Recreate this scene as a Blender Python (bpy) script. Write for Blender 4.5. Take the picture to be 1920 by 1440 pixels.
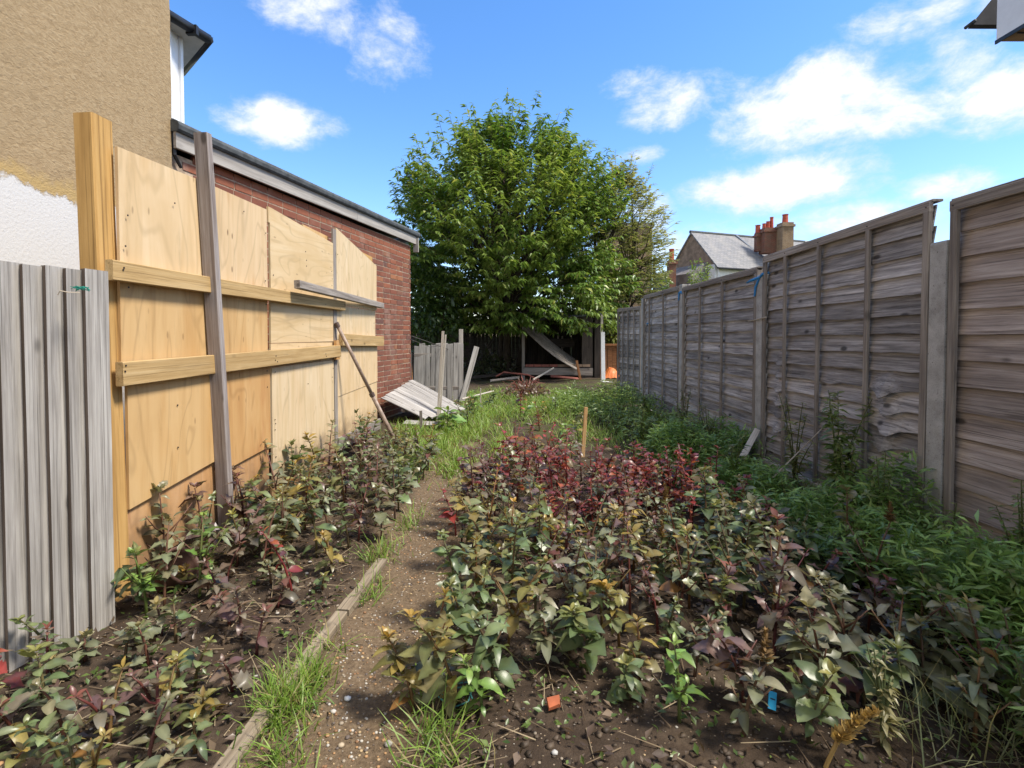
import bpy, math, random
import numpy as np
from mathutils import Vector, Matrix, noise as mnoise

# ------------------------------------------------------------------ scene, camera, world, sun
for o in list(bpy.data.objects):
    bpy.data.objects.remove(o)
SC = bpy.context.scene
COL = SC.collection
R = math.radians
random.seed(7)
RNG = np.random.default_rng(11)

CAM_Z = 1.2
F = 980.0                      # focal length in photo pixels (1920 wide)
PITCH = R(1.6)
VPX, HORY = 940.0, 630.0
SX = VPX - 960.0               # principal point offset from the picture centre
SY = (HORY - 720.0) + F * math.tan(PITCH)
cam_d = bpy.data.cameras.new('camera')
cam_d.sensor_width = 36.0
cam_d.lens = 36.0 * F / 1920.0
cam_d.shift_x = -SX / 1920.0
cam_d.shift_y = SY / 1920.0
cam_d.clip_start = 0.05
cam_d.clip_end = 3000
cam = bpy.data.objects.new('camera', cam_d)
cam.location = (0, 0, CAM_Z)
cam.rotation_euler = (R(90) - PITCH, 0, 0)
COL.objects.link(cam)
SC.camera = cam

def ray(x, y):
    dx = (x - 960 - SX) / F
    dy = -(y - 720 - SY) / F
    c, s = math.cos(PITCH), math.sin(PITCH)
    return Vector((dx, c + dy * s, dy * c - s))     # camera forward tilted down by PITCH

def at(x, y, Y):
    """world point at depth Y (metres down the garden) seen at photo pixel x, y"""
    d = ray(x, y)
    return Vector((0, 0, CAM_Z)) + d * (Y / d.y)

SUN_EL, SUN_AZ = R(57), R(-18)          # azimuth from +X towards +Y
to_sun = Vector((math.cos(SUN_EL) * math.cos(SUN_AZ), math.cos(SUN_EL) * math.sin(SUN_AZ), math.sin(SUN_EL)))
sun_d = bpy.data.lights.new('sun', 'SUN')
sun_d.energy = 1.5
sun_d.angle = R(12.0)
sun_d.color = (1.0, 0.93, 0.82)
sun = bpy.data.objects.new('sun', sun_d)
sun.rotation_euler = to_sun.to_track_quat('Z', 'Y').to_euler()
sun.location = (20, 10, 30)
COL.objects.link(sun)

SC.view_settings.view_transform = 'Standard'
SC.view_settings.look = 'None'
SC.view_settings.gamma = 1
SC.view_settings.use_curve_mapping = False
SC.view_settings.exposure = 2.1
SC.cycles.max_bounces = 6
SC.cycles.diffuse_bounces = 3
SC.cycles.glossy_bounces = 2
SC.cycles.transmission_bounces = 3

world = bpy.data.worlds.new('World')
SC.world = world
world.use_nodes = True
wt = world.node_tree
wt.nodes.clear()

class NT:
    """tiny node-tree helper"""
    def __init__(s, tree): s.t = tree
    def n(s, kind, ins=None, **props):
        nd = s.t.nodes.new(kind)
        for k, v in props.items(): setattr(nd, k, v)
        if ins:
            for k, v in ins.items(): s.set(nd.inputs[k], v)
        return nd
    def set(s, sock, v):
        if isinstance(v, bpy.types.NodeSocket): s.t.links.new(v, sock)
        else: sock.default_value = v
    def math(s, op, a, b=None, clamp=False, c=None):
        nd = s.t.nodes.new('ShaderNodeMath'); nd.operation = op; nd.use_clamp = clamp
        s.set(nd.inputs[0], a)
        if b is not None: s.set(nd.inputs[1], b)
        if c is not None: s.set(nd.inputs[2], c)
        return nd.outputs[0]
    def mix(s, fac, a, b, blend='MIX'):
        nd = s.t.nodes.new('ShaderNodeMix'); nd.data_type = 'RGBA'; nd.blend_type = blend
        s.set(nd.inputs[0], fac)
        for i, v in ((6, a), (7, b)):
            if isinstance(v, tuple) and len(v) == 3: v = (*v, 1)
            s.set(nd.inputs[i], v)
        return nd.outputs[2]
    def ramp(s, fac, stops, interp='LINEAR'):
        nd = s.t.nodes.new('ShaderNodeValToRGB'); cr = nd.color_ramp; cr.interpolation = interp
        while len(cr.elements) < len(stops): cr.elements.new(0.5)
        for e, (p, c) in zip(cr.elements, stops):
            e.position = p
            e.color = (*c, 1) if isinstance(c, tuple) else (c, c, c, 1)
        s.set(nd.inputs[0], fac)
        return nd.outputs[0]
    def noise(s, vec, scale, detail=4, rough=0.55, dist=0.0):
        nd = s.n('ShaderNodeTexNoise', {'Vector': vec, 'Scale': scale, 'Detail': detail, 'Roughness': rough, 'Distortion': dist})
        return nd.outputs[0]
    def maprange(s, v, a, b, c=0.0, d=1.0, smooth=True):
        nd = s.t.nodes.new('ShaderNodeMapRange')
        nd.interpolation_type = 'SMOOTHSTEP' if smooth else 'LINEAR'
        for i, x in enumerate((v, a, b, c, d)): s.set(nd.inputs[i], x)
        return nd.outputs[0]

# --- sky with scattered fair-weather clouds in view, added fill cloud behind
g = NT(wt)
sky = g.n('ShaderNodeTexSky', sky_type='NISHITA', sun_disc=False, sun_elevation=SUN_EL,
          sun_rotation=math.atan2(to_sun.x, to_sun.y), altitude=0, air_density=1.0, dust_density=0.25, ozone_density=2.2)
tc = g.n('ShaderNodeTexCoord')
D = g.n('ShaderNodeVectorMath', {0: tc.outputs['Generated']}, operation='NORMALIZE').outputs[0]
warp = g.n('ShaderNodeTexNoise', {'Vector': D, 'Scale': 7.0, 'Detail': 3.0})
wv = g.n('ShaderNodeVectorMath', {0: warp.outputs[1], 1: (-0.5, -0.5, -0.5)}, operation='ADD').outputs[0]
wv = g.n('ShaderNodeVectorMath', {0: wv, 'Scale': 0.05}, operation='SCALE').outputs[0]
DW = g.n('ShaderNodeVectorMath', {0: D, 1: wv}, operation='ADD').outputs[0]
DA = g.n('ShaderNodeVectorMath', {0: DW, 1: (1.0, 1.0, 1.7)}, operation='MULTIPLY').outputs[0]
fine = g.noise(DA, 17.0, 7, 0.66)
mid = g.noise(DA, 7.0, 3, 0.55)
CLOUDS = [(1530, 200, 240, 95, 1.45), (1680, 210, 160, 60, 1.2), (1460, 345, 220, 58, 1.4), (1245, 195, 95, 50, 1.0),
          (1890, 190, 170, 80, 1.4), (1780, 352, 130, 38, 1.1), (520, 228, 140, 46, 1.2), (600, 25, 160, 55, .95),
          (715, 70, 100, 85, .85), (1690, 35, 140, 52, .8), (1790, 120, 95, 70, .85), (1850, 25, 60, 50, .6),
          (1204, 292, 45, 18, .7), (1600, 412, 200, 34, 1.0), (1225, 405, 60, 60, .8), (1195, 150, 60, 32, .5),
          (1360, 165, 80, 30, .5), (1280, -70, 160, 40, .6), (380, -120, 200, 60, .8), (1300, 480, 200, 70, .7),
          (900, -160, 220, 60, .8), (2200, 200, 220, 90, .9), (-250, 120, 220, 70, .9)]
cov = None
for (cx, cy, hx, hy, amp) in CLOUDS:
    c = ray(cx, cy).normalized()
    t1 = Vector((c.y, -c.x, 0)).normalized()
    t2 = t1.cross(c).normalized()
    if t2.z < 0: t2 = -t2
    k = ray(cx, cy).length
    ax = hx / F / k * (c.y / 1.0) ; ay = hy / F / k
    ax = max(ax, .02)
    a = g.n('ShaderNodeVectorMath', {0: DW, 1: tuple(t1 / ax)}, operation='DOT_PRODUCT').outputs['Value']
    b = g.n('ShaderNodeVectorMath', {0: DW, 1: tuple(t2 / ay)}, operation='DOT_PRODUCT').outputs['Value']
    r2 = g.math('MULTIPLY_ADD', a, a, c=g.math('MULTIPLY', b, b))
    m = g.math('MULTIPLY_ADD', r2, -amp, c=amp)
    cov = m if cov is None else g.math('MAXIMUM', cov, m)
# behind and above the camera: unseen heavy cloud, added for neutral fill light
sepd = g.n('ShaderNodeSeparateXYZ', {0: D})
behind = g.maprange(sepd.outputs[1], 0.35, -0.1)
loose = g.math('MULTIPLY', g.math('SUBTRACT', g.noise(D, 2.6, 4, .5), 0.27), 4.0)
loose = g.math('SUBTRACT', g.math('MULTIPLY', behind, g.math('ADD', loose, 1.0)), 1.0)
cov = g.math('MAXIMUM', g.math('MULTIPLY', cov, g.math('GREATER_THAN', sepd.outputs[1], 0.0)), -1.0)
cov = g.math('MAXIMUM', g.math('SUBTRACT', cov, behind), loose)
dens = g.math('ADD', cov, g.math('MULTIPLY', g.math('SUBTRACT', fine, 0.5), 2.7))
dens = g.math('ADD', dens, g.math('MULTIPLY', g.math('SUBTRACT', mid, 0.5), 1.6))
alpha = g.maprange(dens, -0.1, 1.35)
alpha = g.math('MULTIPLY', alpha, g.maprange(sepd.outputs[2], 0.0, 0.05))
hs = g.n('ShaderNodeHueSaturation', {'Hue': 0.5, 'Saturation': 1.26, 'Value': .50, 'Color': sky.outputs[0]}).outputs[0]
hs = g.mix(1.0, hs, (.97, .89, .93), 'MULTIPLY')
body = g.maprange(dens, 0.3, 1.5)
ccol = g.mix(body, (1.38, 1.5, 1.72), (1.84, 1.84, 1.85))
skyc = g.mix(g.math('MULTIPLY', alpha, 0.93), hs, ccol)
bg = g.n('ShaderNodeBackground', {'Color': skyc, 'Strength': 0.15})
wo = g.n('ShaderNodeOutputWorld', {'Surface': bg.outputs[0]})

# ------------------------------------------------------------------ helpers
def tag(o, label=None, cat=None, group=None, kind=None):
    if label: o['label'] = label
    if cat: o['category'] = cat
    if group: o['group'] = group
    if kind: o['kind'] = kind
    return o

def empty(name, loc, label=None, cat=None, group=None):
    o = bpy.data.objects.new(name, None)
    o.empty_display_size = 0.1
    o.location = loc
    COL.objects.link(o)
    return tag(o, label, cat, group)

def place(o, M, parent):
    """put o at world matrix M under parent (roots carry a location only; parts hold their own matrix)"""
    if parent is not None:
        o.parent = parent
        o.matrix_basis = world_of(parent).inverted() @ M
    else:
        o.matrix_basis = M
    COL.objects.link(o)
    return o

def world_of(o):
    M = o.matrix_basis.copy()
    while o.parent is not None:
        o = o.parent
        M = o.matrix_basis @ M
    return M

def mk(name, verts, faces, mat, parent=None, M=None, smooth=False):
    me = bpy.data.meshes.new(name)
    me.from_pydata([tuple(v) for v in verts], [], faces)
    if mat: me.materials.append(mat)
    if smooth: me.polygons.foreach_set('use_smooth', [True] * len(me.polygons))
    me.update()
    o = bpy.data.objects.new(name, me)
    return place(o, M or Matrix.Identity(4), parent)

def inst(name, me, M, parent=None, color=None):
    o = bpy.data.objects.new(name, me)
    if color is not None: o.color = (*color, 1)
    return place(o, M, parent)

def frame(xd, up):
    x = Vector(xd).normalized(); z = Vector(up)
    z = (z - x * z.dot(x)).normalized()
    y = z.cross(x)
    return Matrix(((x.x, y.x, z.x), (x.y, y.y, z.y), (x.z, y.z, z.z))).to_4x4()

def TM(loc): return Matrix.Translation(Vector(loc))

def timber_mesh(name, L, w, t, mat, ch=0.003, seg=1, bow=0.0, twist=0.0, rough=0.0, seed=0, rag0=0, rag1=0):
    """bar: long axis X from 0 to L, width along Y (centred), thickness along Z (centred), chamfered edges"""
    rnd = random.Random(seed)
    hw, ht = w / 2, t / 2
    ch = min(ch, hw * .4, ht * .4)
    prof = [(-hw + ch, -ht), (hw - ch, -ht), (hw, -ht + ch), (hw, ht - ch), (hw - ch, ht), (-hw + ch, ht), (-hw, ht - ch), (-hw, -ht + ch)]
    V, Fc = [], []
    for i in range(seg + 1):
        u = i / seg
        a = twist * u
        ca, sa = math.cos(a), math.sin(a)
        oz = bow * math.sin(math.pi * u) * L
        k = 1 + (rnd.uniform(-1, 1) * rough)
        for (y, z) in prof:
            e = 0
            if i == 0 and rag0: e = rnd.uniform(0, rag0)
            if i == seg and rag1: e = -rnd.uniform(0, rag1)
            V.append((u * L + e, (y * ca - z * sa) * k, (y * sa + z * ca) * k + oz))
    n = 8
    for i in range(seg):
        for j in range(n):
            a, b = i * n + j, i * n + (j + 1) % n
            Fc.append((a, a + n, b + n, b))
    Fc.append(tuple(range(n)))
    Fc.append(tuple(reversed(range(seg * n, seg * n + n))))
    me = bpy.data.meshes.new(name)
    me.from_pydata(V, [], [tuple(reversed(f)) for f in Fc])
    me.materials.append(mat)
    me.update()
    return me

def timber(name, p0, p1, w, t, face, mat, parent=None, **kw):
    """timber from p0 to p1 (its centre line), thickness axis along `face`"""
    p0, p1 = Vector(p0), Vector(p1)
    L = (p1 - p0).length
    me = timber_mesh(name, L, w, t, mat, **kw)
    return inst(name, me, TM(p0) @ frame(p1 - p0, face), parent)

def boxmesh(sx, sy, sz, ch=0.0):
    x, y, z = sx / 2, sy / 2, sz / 2
    V = [(-x, -y, -z), (x, -y, -z), (x, y, -z), (-x, y, -z), (-x, -y, z), (x, -y, z), (x, y, z), (-x, y, z)]
    Fc = [(0, 3, 2, 1), (4, 5, 6, 7), (0, 1, 5, 4), (1, 2, 6, 5), (2, 3, 7, 6), (3, 0, 4, 7)]
    return V, Fc

def box(name, lo, hi, mat, parent=None):
    lo, hi = Vector(lo), Vector(hi)
    V, Fc = boxmesh(*(hi - lo))
    return mk(name, V, Fc, mat, parent, TM((lo + hi) / 2))

def tube(points, radii, sides=6, cap=True):
    pts = [Vector(p) for p in points]
    V, Fc = [], []
    ref = Vector((0.31, 0.77, 0.55)).normalized()
    for i, p in enumerate(pts):
        d = (pts[min(i + 1, len(pts) - 1)] - pts[max(i - 1, 0)]).normalized()
        a = d.cross(ref).normalized(); b = d.cross(a)
        for j in range(sides):
            th = 2 * math.pi * j / sides
            V.append(p + (a * math.cos(th) + b * math.sin(th)) * radii[i])
    for i in range(len(pts) - 1):
        for j in range(sides):
            a, b = i * sides + j, i * sides + (j + 1) % sides
            Fc.append((a, b, b + sides, a + sides))
    if cap:
        Fc.append(tuple(reversed(range(sides))))
        Fc.append(tuple(range((len(pts) - 1) * sides, len(pts) * sides)))
    return V, Fc

def merge(parts):
    V, Fc = [], []
    for v, f in parts:
        o = len(V)
        V += list(v)
        Fc += [tuple(i + o for i in q) for q in f]
    return V, Fc

def frames_np(d, n):
    d = d / np.linalg.norm(d, axis=1, keepdims=True)
    y = np.cross(n, d); ln = np.linalg.norm(y, axis=1, keepdims=True)
    y = np.where(ln > 1e-5, y / np.maximum(ln, 1e-5), np.array([[0, 1, 0.]]))
    z = np.cross(d, y)
    return np.stack([d, y, z], axis=2)

def bulk(name, tmpl, pos, rot, scale, col, mat, parent=None, smooth=True, loc=None):
    """many small pieces of one template as ONE mesh with a colour attribute"""
    TV, TF, TC = tmpl
    TV = np.array(TV, float); TC = np.array(TC, float)
    N, nv = len(pos), len(TV)
    if np.ndim(scale) == 1: scale = np.repeat(scale[:, None], 3, 1)
    loc = Vector(loc or (0, 0, 0))
    S = TV[None] * scale[:, None, :]
    V = np.einsum('nij,nvj->nvi', rot, S) + pos[:, None, :] - np.array(loc)[None, None]
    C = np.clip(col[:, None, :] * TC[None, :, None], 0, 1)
    C = np.concatenate([C, np.ones((N, nv, 1))], 2)
    sizes = np.array([len(f) for f in TF]); flat = np.array([i for f in TF for i in f])
    loops = (flat[None] + (np.arange(N) * nv)[:, None]).ravel()
    tot = np.tile(sizes, N)
    start = np.concatenate([[0], np.cumsum(tot)[:-1]])
    me = bpy.data.meshes.new(name)
    me.vertices.add(N * nv); me.vertices.foreach_set('co', V.ravel())
    me.loops.add(len(loops)); me.loops.foreach_set('vertex_index', loops.astype(np.int32))
    me.polygons.add(len(tot)); me.polygons.foreach_set('loop_start', start.astype(np.int32))
    if smooth: me.polygons.foreach_set('use_smooth', np.ones(len(tot), bool))
    at_ = me.color_attributes.new('Col', 'FLOAT_COLOR', 'POINT')
    at_.data.foreach_set('color', C.ravel())
    me.update(calc_edges=True); me.validate()
    me.materials.append(mat)
    o = bpy.data.objects.new(name, me)
    return place(o, TM(loc), parent)

# ------------------------------------------------------------------ materials
def new_mat(name):
    m = bpy.data.materials.new(name); m.use_nodes = True
    m.node_tree.nodes.clear()
    return m, NT(m.node_tree)

def finish(m, g, color, rough=0.7, bump=None, bstr=0.4, bdist=0.01, spec=0.4, metallic=0.0, extra=None, coat=0):
    p = g.n('ShaderNodeBsdfPrincipled')
    g.set(p.inputs['Base Color'], color if not (isinstance(color, tuple) and len(color) == 3) else (*color, 1))
    g.set(p.inputs['Roughness'], rough)
    p.inputs['Specular IOR Level'].default_value = spec
    p.inputs['Metallic'].default_value = metallic
    if bump is not None:
        b = g.n('ShaderNodeBump', {'Strength': bstr, 'Distance': bdist, 'Height': bump})
        g.set(p.inputs['Normal'], b.outputs[0])
    out = g.n('ShaderNodeOutputMaterial', {'Surface': p.outputs[0]})
    return m

def coords(g, scale=(1, 1, 1), rnd=True):
    tcn = g.n('ShaderNodeTexCoord'); v = tcn.outputs['Object']
    oi = g.n('ShaderNodeObjectInfo')
    if rnd:
        off = g.n('ShaderNodeCombineXYZ', {0: g.math('MULTIPLY', oi.outputs['Random'], 37.0), 1: g.math('MULTIPLY', oi.outputs['Random'], 91.0), 2: g.math('MULTIPLY', oi.outputs['Random'], 17.0)})
        v2 = g.n('ShaderNodeVectorMath', {0: v, 1: off.outputs[0]}, operation='ADD').outputs[0]
    else: v2 = v
    ms = g.n('ShaderNodeVectorMath', {0: v2, 1: scale}, operation='MULTIPLY').outputs[0]
    return v, v2, ms, oi

def wood_mat(name, dark, mid, light, grain=(2.0, 48, 48), knots=0.6, tint=0.25, rough=0.85, green=0.0, stain=None, bs=0.5):
    m, g = new_mat(name)
    v, v2, ms, oi = coords(g, grain)
    n1 = g.noise(ms, 1.0, 6, 0.66, 0.35)
    big = g.noise(g.n('ShaderNodeVectorMath', {0: v2, 1: tuple(min(6.0, max(1.2, q * .16)) for q in grain)}, operation='MULTIPLY').outputs[0], 1.6, 4, 0.6)
    c = g.ramp(n1, [(0.28, dark), (0.5, mid), (0.74, light)])
    c = g.mix(g.maprange(big, .42, .66, 0, .6), c, g.mix(0.55, c, dark))
    ms2 = g.n('ShaderNodeVectorMath', {0: v2, 1: (grain[0] * .6, grain[1] * 3.2, grain[2] * 3.2)}, operation='MULTIPLY').outputs[0]
    streak = g.noise(ms2, 1.0, 4, 0.65)
    c = g.mix(g.maprange(streak, .54, .66, 0, .6), c, tuple(x * .45 for x in dark))
    if knots:
        gi = grain.index(min(grain))
        ks = [7.0, 7.0, 7.0]; ks[gi] = 3.2
        kv = g.n('ShaderNodeVectorMath', {0: v2, 1: tuple(ks)}, operation='MULTIPLY').outputs[0]
        vo = g.n('ShaderNodeTexVoronoi', {'Vector': kv, 'Scale': 1.0, 'Randomness': 1.0})
        kn = g.maprange(vo.outputs['Distance'], 0.16, 0.06)
        c = g.mix(g.math('MULTIPLY', kn, knots), c, tuple(x * .35 for x in dark))
    hv = g.n('ShaderNodeHueSaturation', {'Color': c, 'Saturation': 1.0,
             'Value': g.math('ADD', 1 - tint / 2, g.math('MULTIPLY', oi.outputs['Random'], tint))}).outputs[0]
    if green:
        sp = g.n('ShaderNodeSeparateXYZ', {0: g.n('ShaderNodeNewGeometry').outputs['Position']})
        low = g.math('MULTIPLY', g.maprange(sp.outputs[2], 0.7, 0.1), g.maprange(g.noise(v2, 5, 3), .4, .65))
        hv = g.mix(g.math('MULTIPLY', low, green), hv, (0.10, 0.12, 0.05))
    if stain:
        st = g.maprange(g.noise(v2, 1.1, 4, .6), .5, .68)
        hv = g.mix(g.math('MULTIPLY', st, stain[0]), hv, stain[1])
    h = g.math('ADD', n1, g.math('MULTIPLY', streak, -.5))
    return finish(m, g, hv, rough, h, bs, 0.004, spec=0.25)

M = {}
M['fence_wood'] = wood_mat('fence_wood', (.11, .10, .097), (.37, .345, .33), (.68, .645, .62), grain=(2.2, 40, 40), knots=.85, tint=.65, green=.3, bs=.8)
M['fence_wood_warm'] = wood_mat('fence_wood_warm', (.165, .135, .12), (.38, .32, .285), (.60, .53, .485), grain=(2.0, 38, 38), knots=.9, tint=.45, green=.2, bs=.8)
M['batten_grey'] = wood_mat('batten_grey', (.13, .11, .095), (.27, .235, .205), (.42, .38, .335), tint=.3)
M['silver_wood'] = wood_mat('silver_wood', (.17, .155, .14), (.35, .33, .305), (.51, .49, .455), grain=(1.6, 46, 46), knots=.8, tint=.3)
M['silver_edge'] = wood_mat('silver_edge', (.10, .075, .055), (.17, .13, .10), (.25, .20, .16), tint=.2)
M['new_timber'] = wood_mat('new_timber', (.33, .21, .085), (.50, .34, .155), (.60, .44, .235), grain=(1.6, 34, 34), knots=.7, tint=.15, bs=.25)
M['beam_timber'] = wood_mat('beam_timber', (.34, .19, .06), (.50, .30, .105), (.60, .38, .15), grain=(1.4, 26, 26), knots=.8, tint=.1, bs=.3)
M['prop_wood'] = wood_mat('prop_wood', (.17, .13, .11), (.30, .26, .24), (.44, .41, .40), grain=(1.6, 42, 42), knots=.8, tint=.15)
M['dark_wood'] = wood_mat('dark_wood', (.025, .02, .017), (.055, .045, .038), (.10, .08, .065), tint=.4)
M['brown_fence'] = wood_mat('brown_fence', (.16, .07, .03), (.27, .12, .05), (.36, .18, .08), tint=.3)
M['pale_stick'] = wood_mat('pale_stick', (.38, .34, .28), (.52, .47, .40), (.66, .61, .54), tint=.2)
M['orange_stake'] = wood_mat('orange_stake', (.42, .24, .09), (.58, .36, .16), (.68, .46, .25), tint=.1)
M['edging_wood'] = wood_mat('edging_wood', (.13, .10, .07), (.25, .20, .14), (.36, .30, .22), tint=.2, stain=(.6, (.07, .05, .035)))

def ply_mat(name, c1, c2, c3, axis, wave, seedoff, stain=0.0, stain_c=(.4, .2, .06), flecks=.4):
    m, g = new_mat(name)
    sc = [9.0, 9.0, 9.0]; sc[axis] = 0.9
    v, v2, ms, oi = coords(g, tuple(sc))
    n1 = g.noise(ms, 1.0, 5, 0.6, 1.2)
    lo = [3.2, 3.2, 3.2]; lo[axis] = .7
    lv = g.n('ShaderNodeVectorMath', {0: v2, 1: tuple(lo)}, operation='MULTIPLY').outputs[0]
    figure = g.noise(lv, 1.0, 2, .5, 0.8)
    rings = g.math('FRACT', g.math('MULTIPLY', figure, wave))
    rings = g.maprange(g.math('ABSOLUTE', g.math('SUBTRACT', rings, .5)), 0.36, 0.5)
    c = g.ramp(n1, [(0.25, c1), (0.5, c2), (0.78, c3)])
    c = g.mix(g.math('MULTIPLY', rings, .32), c, tuple(x * .62 for x in c1))
    big = g.noise(v2, 1.6, 4, .6)
    c = g.mix(g.maprange(big, .45, .7, 0, .5), c, c1)
    if stain:
        s2 = [5.0, 5.0, 5.0]; s2[1] = 1.1
        sv = g.n('ShaderNodeVectorMath', {0: v2, 1: tuple(s2)}, operation='MULTIPLY').outputs[0]
        st = g.maprange(g.noise(sv, 1.0, 4, .6), .52, .68)
        c = g.mix(g.math('MULTIPLY', st, stain), c, stain_c)
    kv = g.n('ShaderNodeVectorMath', {0: v2, 1: tuple([14, 14, 14] if axis == 2 else [(5 if i == axis else 14) for i in range(3)])}, operation='MULTIPLY').outputs[0]
    vo = g.n('ShaderNodeTexVoronoi', {'Vector': kv, 'Scale': 1.0})
    fl = g.math('MULTIPLY', g.maprange(vo.outputs['Distance'], 0.13, 0.05), flecks)
    c = g.mix(fl, c, (.12, .055, .02))
    Pz = g.n('ShaderNodeSeparateXYZ', {0: g.n('ShaderNodeNewGeometry').outputs['Position']}).outputs[2]
    mud = g.maprange(g.math('ADD', Pz, g.math('MULTIPLY', g.noise(v2, 9, 6, .7), -.5)), .18, -.12, 0, .7)
    c = g.mix(mud, c, (.20, .125, .07))
    drip = [11.0, 1.3, 11.0]
    dn = g.noise(g.n('ShaderNodeVectorMath', {0: v2, 1: tuple(drip)}, operation='MULTIPLY').outputs[0], 1.0, 5, .7)
    c = g.mix(g.maprange(dn, .55, .72, 0, .35), c, tuple(x * .55 for x in c1))
    return finish(m, g, c, 0.75, n1, .2, .003, spec=.25)
M['ply_pale'] = ply_mat('ply_pale', (.57, .40, .21), (.66, .49, .29), (.72, .56, .36), 1, 5, 0, .25, (.60, .38, .17))
M['ply_streak'] = ply_mat('ply_streak', (.55, .38, .20), (.64, .47, .28), (.70, .54, .35), 1, 8, 3, .6, (.50, .28, .12), .75)
M['ply_pale_h'] = ply_mat('ply_pale_h', (.54, .38, .19), (.63, .47, .27), (.69, .54, .34), 0, 9, 5, .15, (.62, .42, .2))
M['ply_gold'] = ply_mat('ply_gold', (.49, .30, .125), (.58, .38, .175), (.64, .44, .22), 1, 6, 7, .3, (.52, .28, .09))
M['ply_orange'] = ply_mat('ply_orange', (.45, .24, .09), (.54, .32, .13), (.60, .39, .185), 1, 7, 9, .5, (.42, .17, .06))
M['ply_red'] = ply_mat('ply_red', (.41, .215, .09), (.51, .29, .13), (.58, .37, .20), 1, 6, 12, .6, (.40, .16, .07))
M['ply_cream'] = ply_mat('ply_cream', (.57, .42, .23), (.65, .50, .31), (.71, .58, .39), 1, 10, 15, .2, (.62, .40, .20))

def simple(name, col, rough=.6, var=.25, scale=8, bump=.2, spec=.4, metallic=0):
    m, g = new_mat(name)
    v, v2, ms, oi = coords(g)
    n = g.noise(v2, scale, 5, .6)
    c = g.mix(g.maprange(n, .3, .7), tuple(x * (1 - var) for x in col), tuple(min(1, x * (1 + var)) for x in col))
    return finish(m, g, c, rough, n, bump, .004, spec, metallic)
M['white_paint'] = simple('white_paint', (.78, .78, .78), .45, .05)
M['upvc'] = simple('upvc', (.8, .81, .82), .3, .03, bump=.03)
M['soffit'] = simple('soffit', (.52, .49, .43), .6, .08)
M['soffit_brown'] = simple('soffit_brown', (.30, .19, .10), .6, .25)
M['black_plastic'] = simple('black_plastic', (.02, .02, .022), .4, .3)
M['roof_dark'] = simple('roof_dark', (.035, .033, .035), .7, .4)
M['felt'] = simple('felt', (.07, .078, .082), .85, .35, 14, .5)
M['fascia_paint'] = wood_mat('fascia_paint', (.24, .22, .20), (.37, .345, .315), (.47, .445, .41), grain=(1.2, 22, 22), knots=.25, tint=.06)
M['mortar'] = simple('mortar', (.38, .29, .21), .95, .25, 30, .5)
M['blue_strap'] = simple('blue_strap', (.03, .22, .55), .4, .2)
M['teal_net'] = simple('teal_net', (.02, .25, .19), .5, .2)
M['terracotta'] = simple('terracotta', (.42, .12, .05), .8, .25)
M['pot_red'] = simple('pot_red', (.40, .075, .04), .7, .25)
M['blue_tag'] = simple('blue_tag', (.03, .35, .62), .4, .1)
M['tag_mark'] = simple('tag_mark', (.02, .05, .10), .5, .1)
M['pole_metal'] = simple('pole_metal', (.27, .20, .155), .5, .3, 20)
M['pole_collar'] = simple('pole_collar', (.10, .07, .06), .5, .3)
M['brown_pot'] = simple('brown_pot', (.12, .065, .05), .5, .3)
M['wire'] = simple('wire', (.08, .07, .06), .6, .2)
M['string'] = simple('string', (.42, .36, .28), .8, .2)
M['orange_tarp'] = simple('orange_tarp', (.62, .17, .04), .5, .2)
M['screw'] = simple('screw', (.03, .022, .02), .5, .3)
M['mud_pipe'] = simple('mud_pipe', (.22, .07, .05), .6, .3)

def glass_mat():
    m, g = new_mat('window_glass')
    return finish(m, g, (.03, .04, .05), .06, spec=.6)
M['glass'] = glass_mat()

def brick_mat():
    m, g = new_mat('brick')
    v, v2, ms, oi = coords(g)
    c = g.ramp(oi.outputs['Random'], [(0, (.17, .068, .046)), (.25, (.22, .08, .05)), (.5, (.185, .078, .056)), (.72, (.28, .10, .055)), (.88, (.14, .072, .06)), (1, (.33, .14, .07))])
    n = g.noise(v2, 28, 6, .7)
    c = g.mix(g.maprange(n, .35, .75, 0, .55), c, g.mix(.5, c, (.10, .05, .04)))
    w = g.noise(g.n('ShaderNodeNewGeometry').outputs['Position'], 2.3, 5, .65)
    c = g.mix(g.maprange(w, .52, .75, 0, .38), c, (.42, .33, .27))
    return finish(m, g, c, .9, n, .5, .004, spec=.2)
M['brick'] = brick_mat()

def concrete_mat():
    m, g = new_mat('concrete')
    v, v2, ms, oi = coords(g)
    n = g.noise(v2, 9, 6, .65); f = g.noise(v2, 160, 3, .7)
    c = g.ramp(n, [(.3, (.29, .28, .26)), (.55, (.45, .44, .42)), (.75, (.55, .54, .52))])
    c = g.mix(g.maprange(f, .5, .72, 0, .55), c, (.16, .15, .14))
    vo = g.n('ShaderNodeTexVoronoi', {'Vector': v2, 'Scale': 26.0})
    c = g.mix(g.maprange(vo.outputs['Distance'], .14, .08, 0, .6), c, (.12, .11, .10))
    return finish(m, g, c, .95, g.math('ADD', f, n), .35, .004, spec=.2)
M['concrete'] = concrete_mat()

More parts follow.
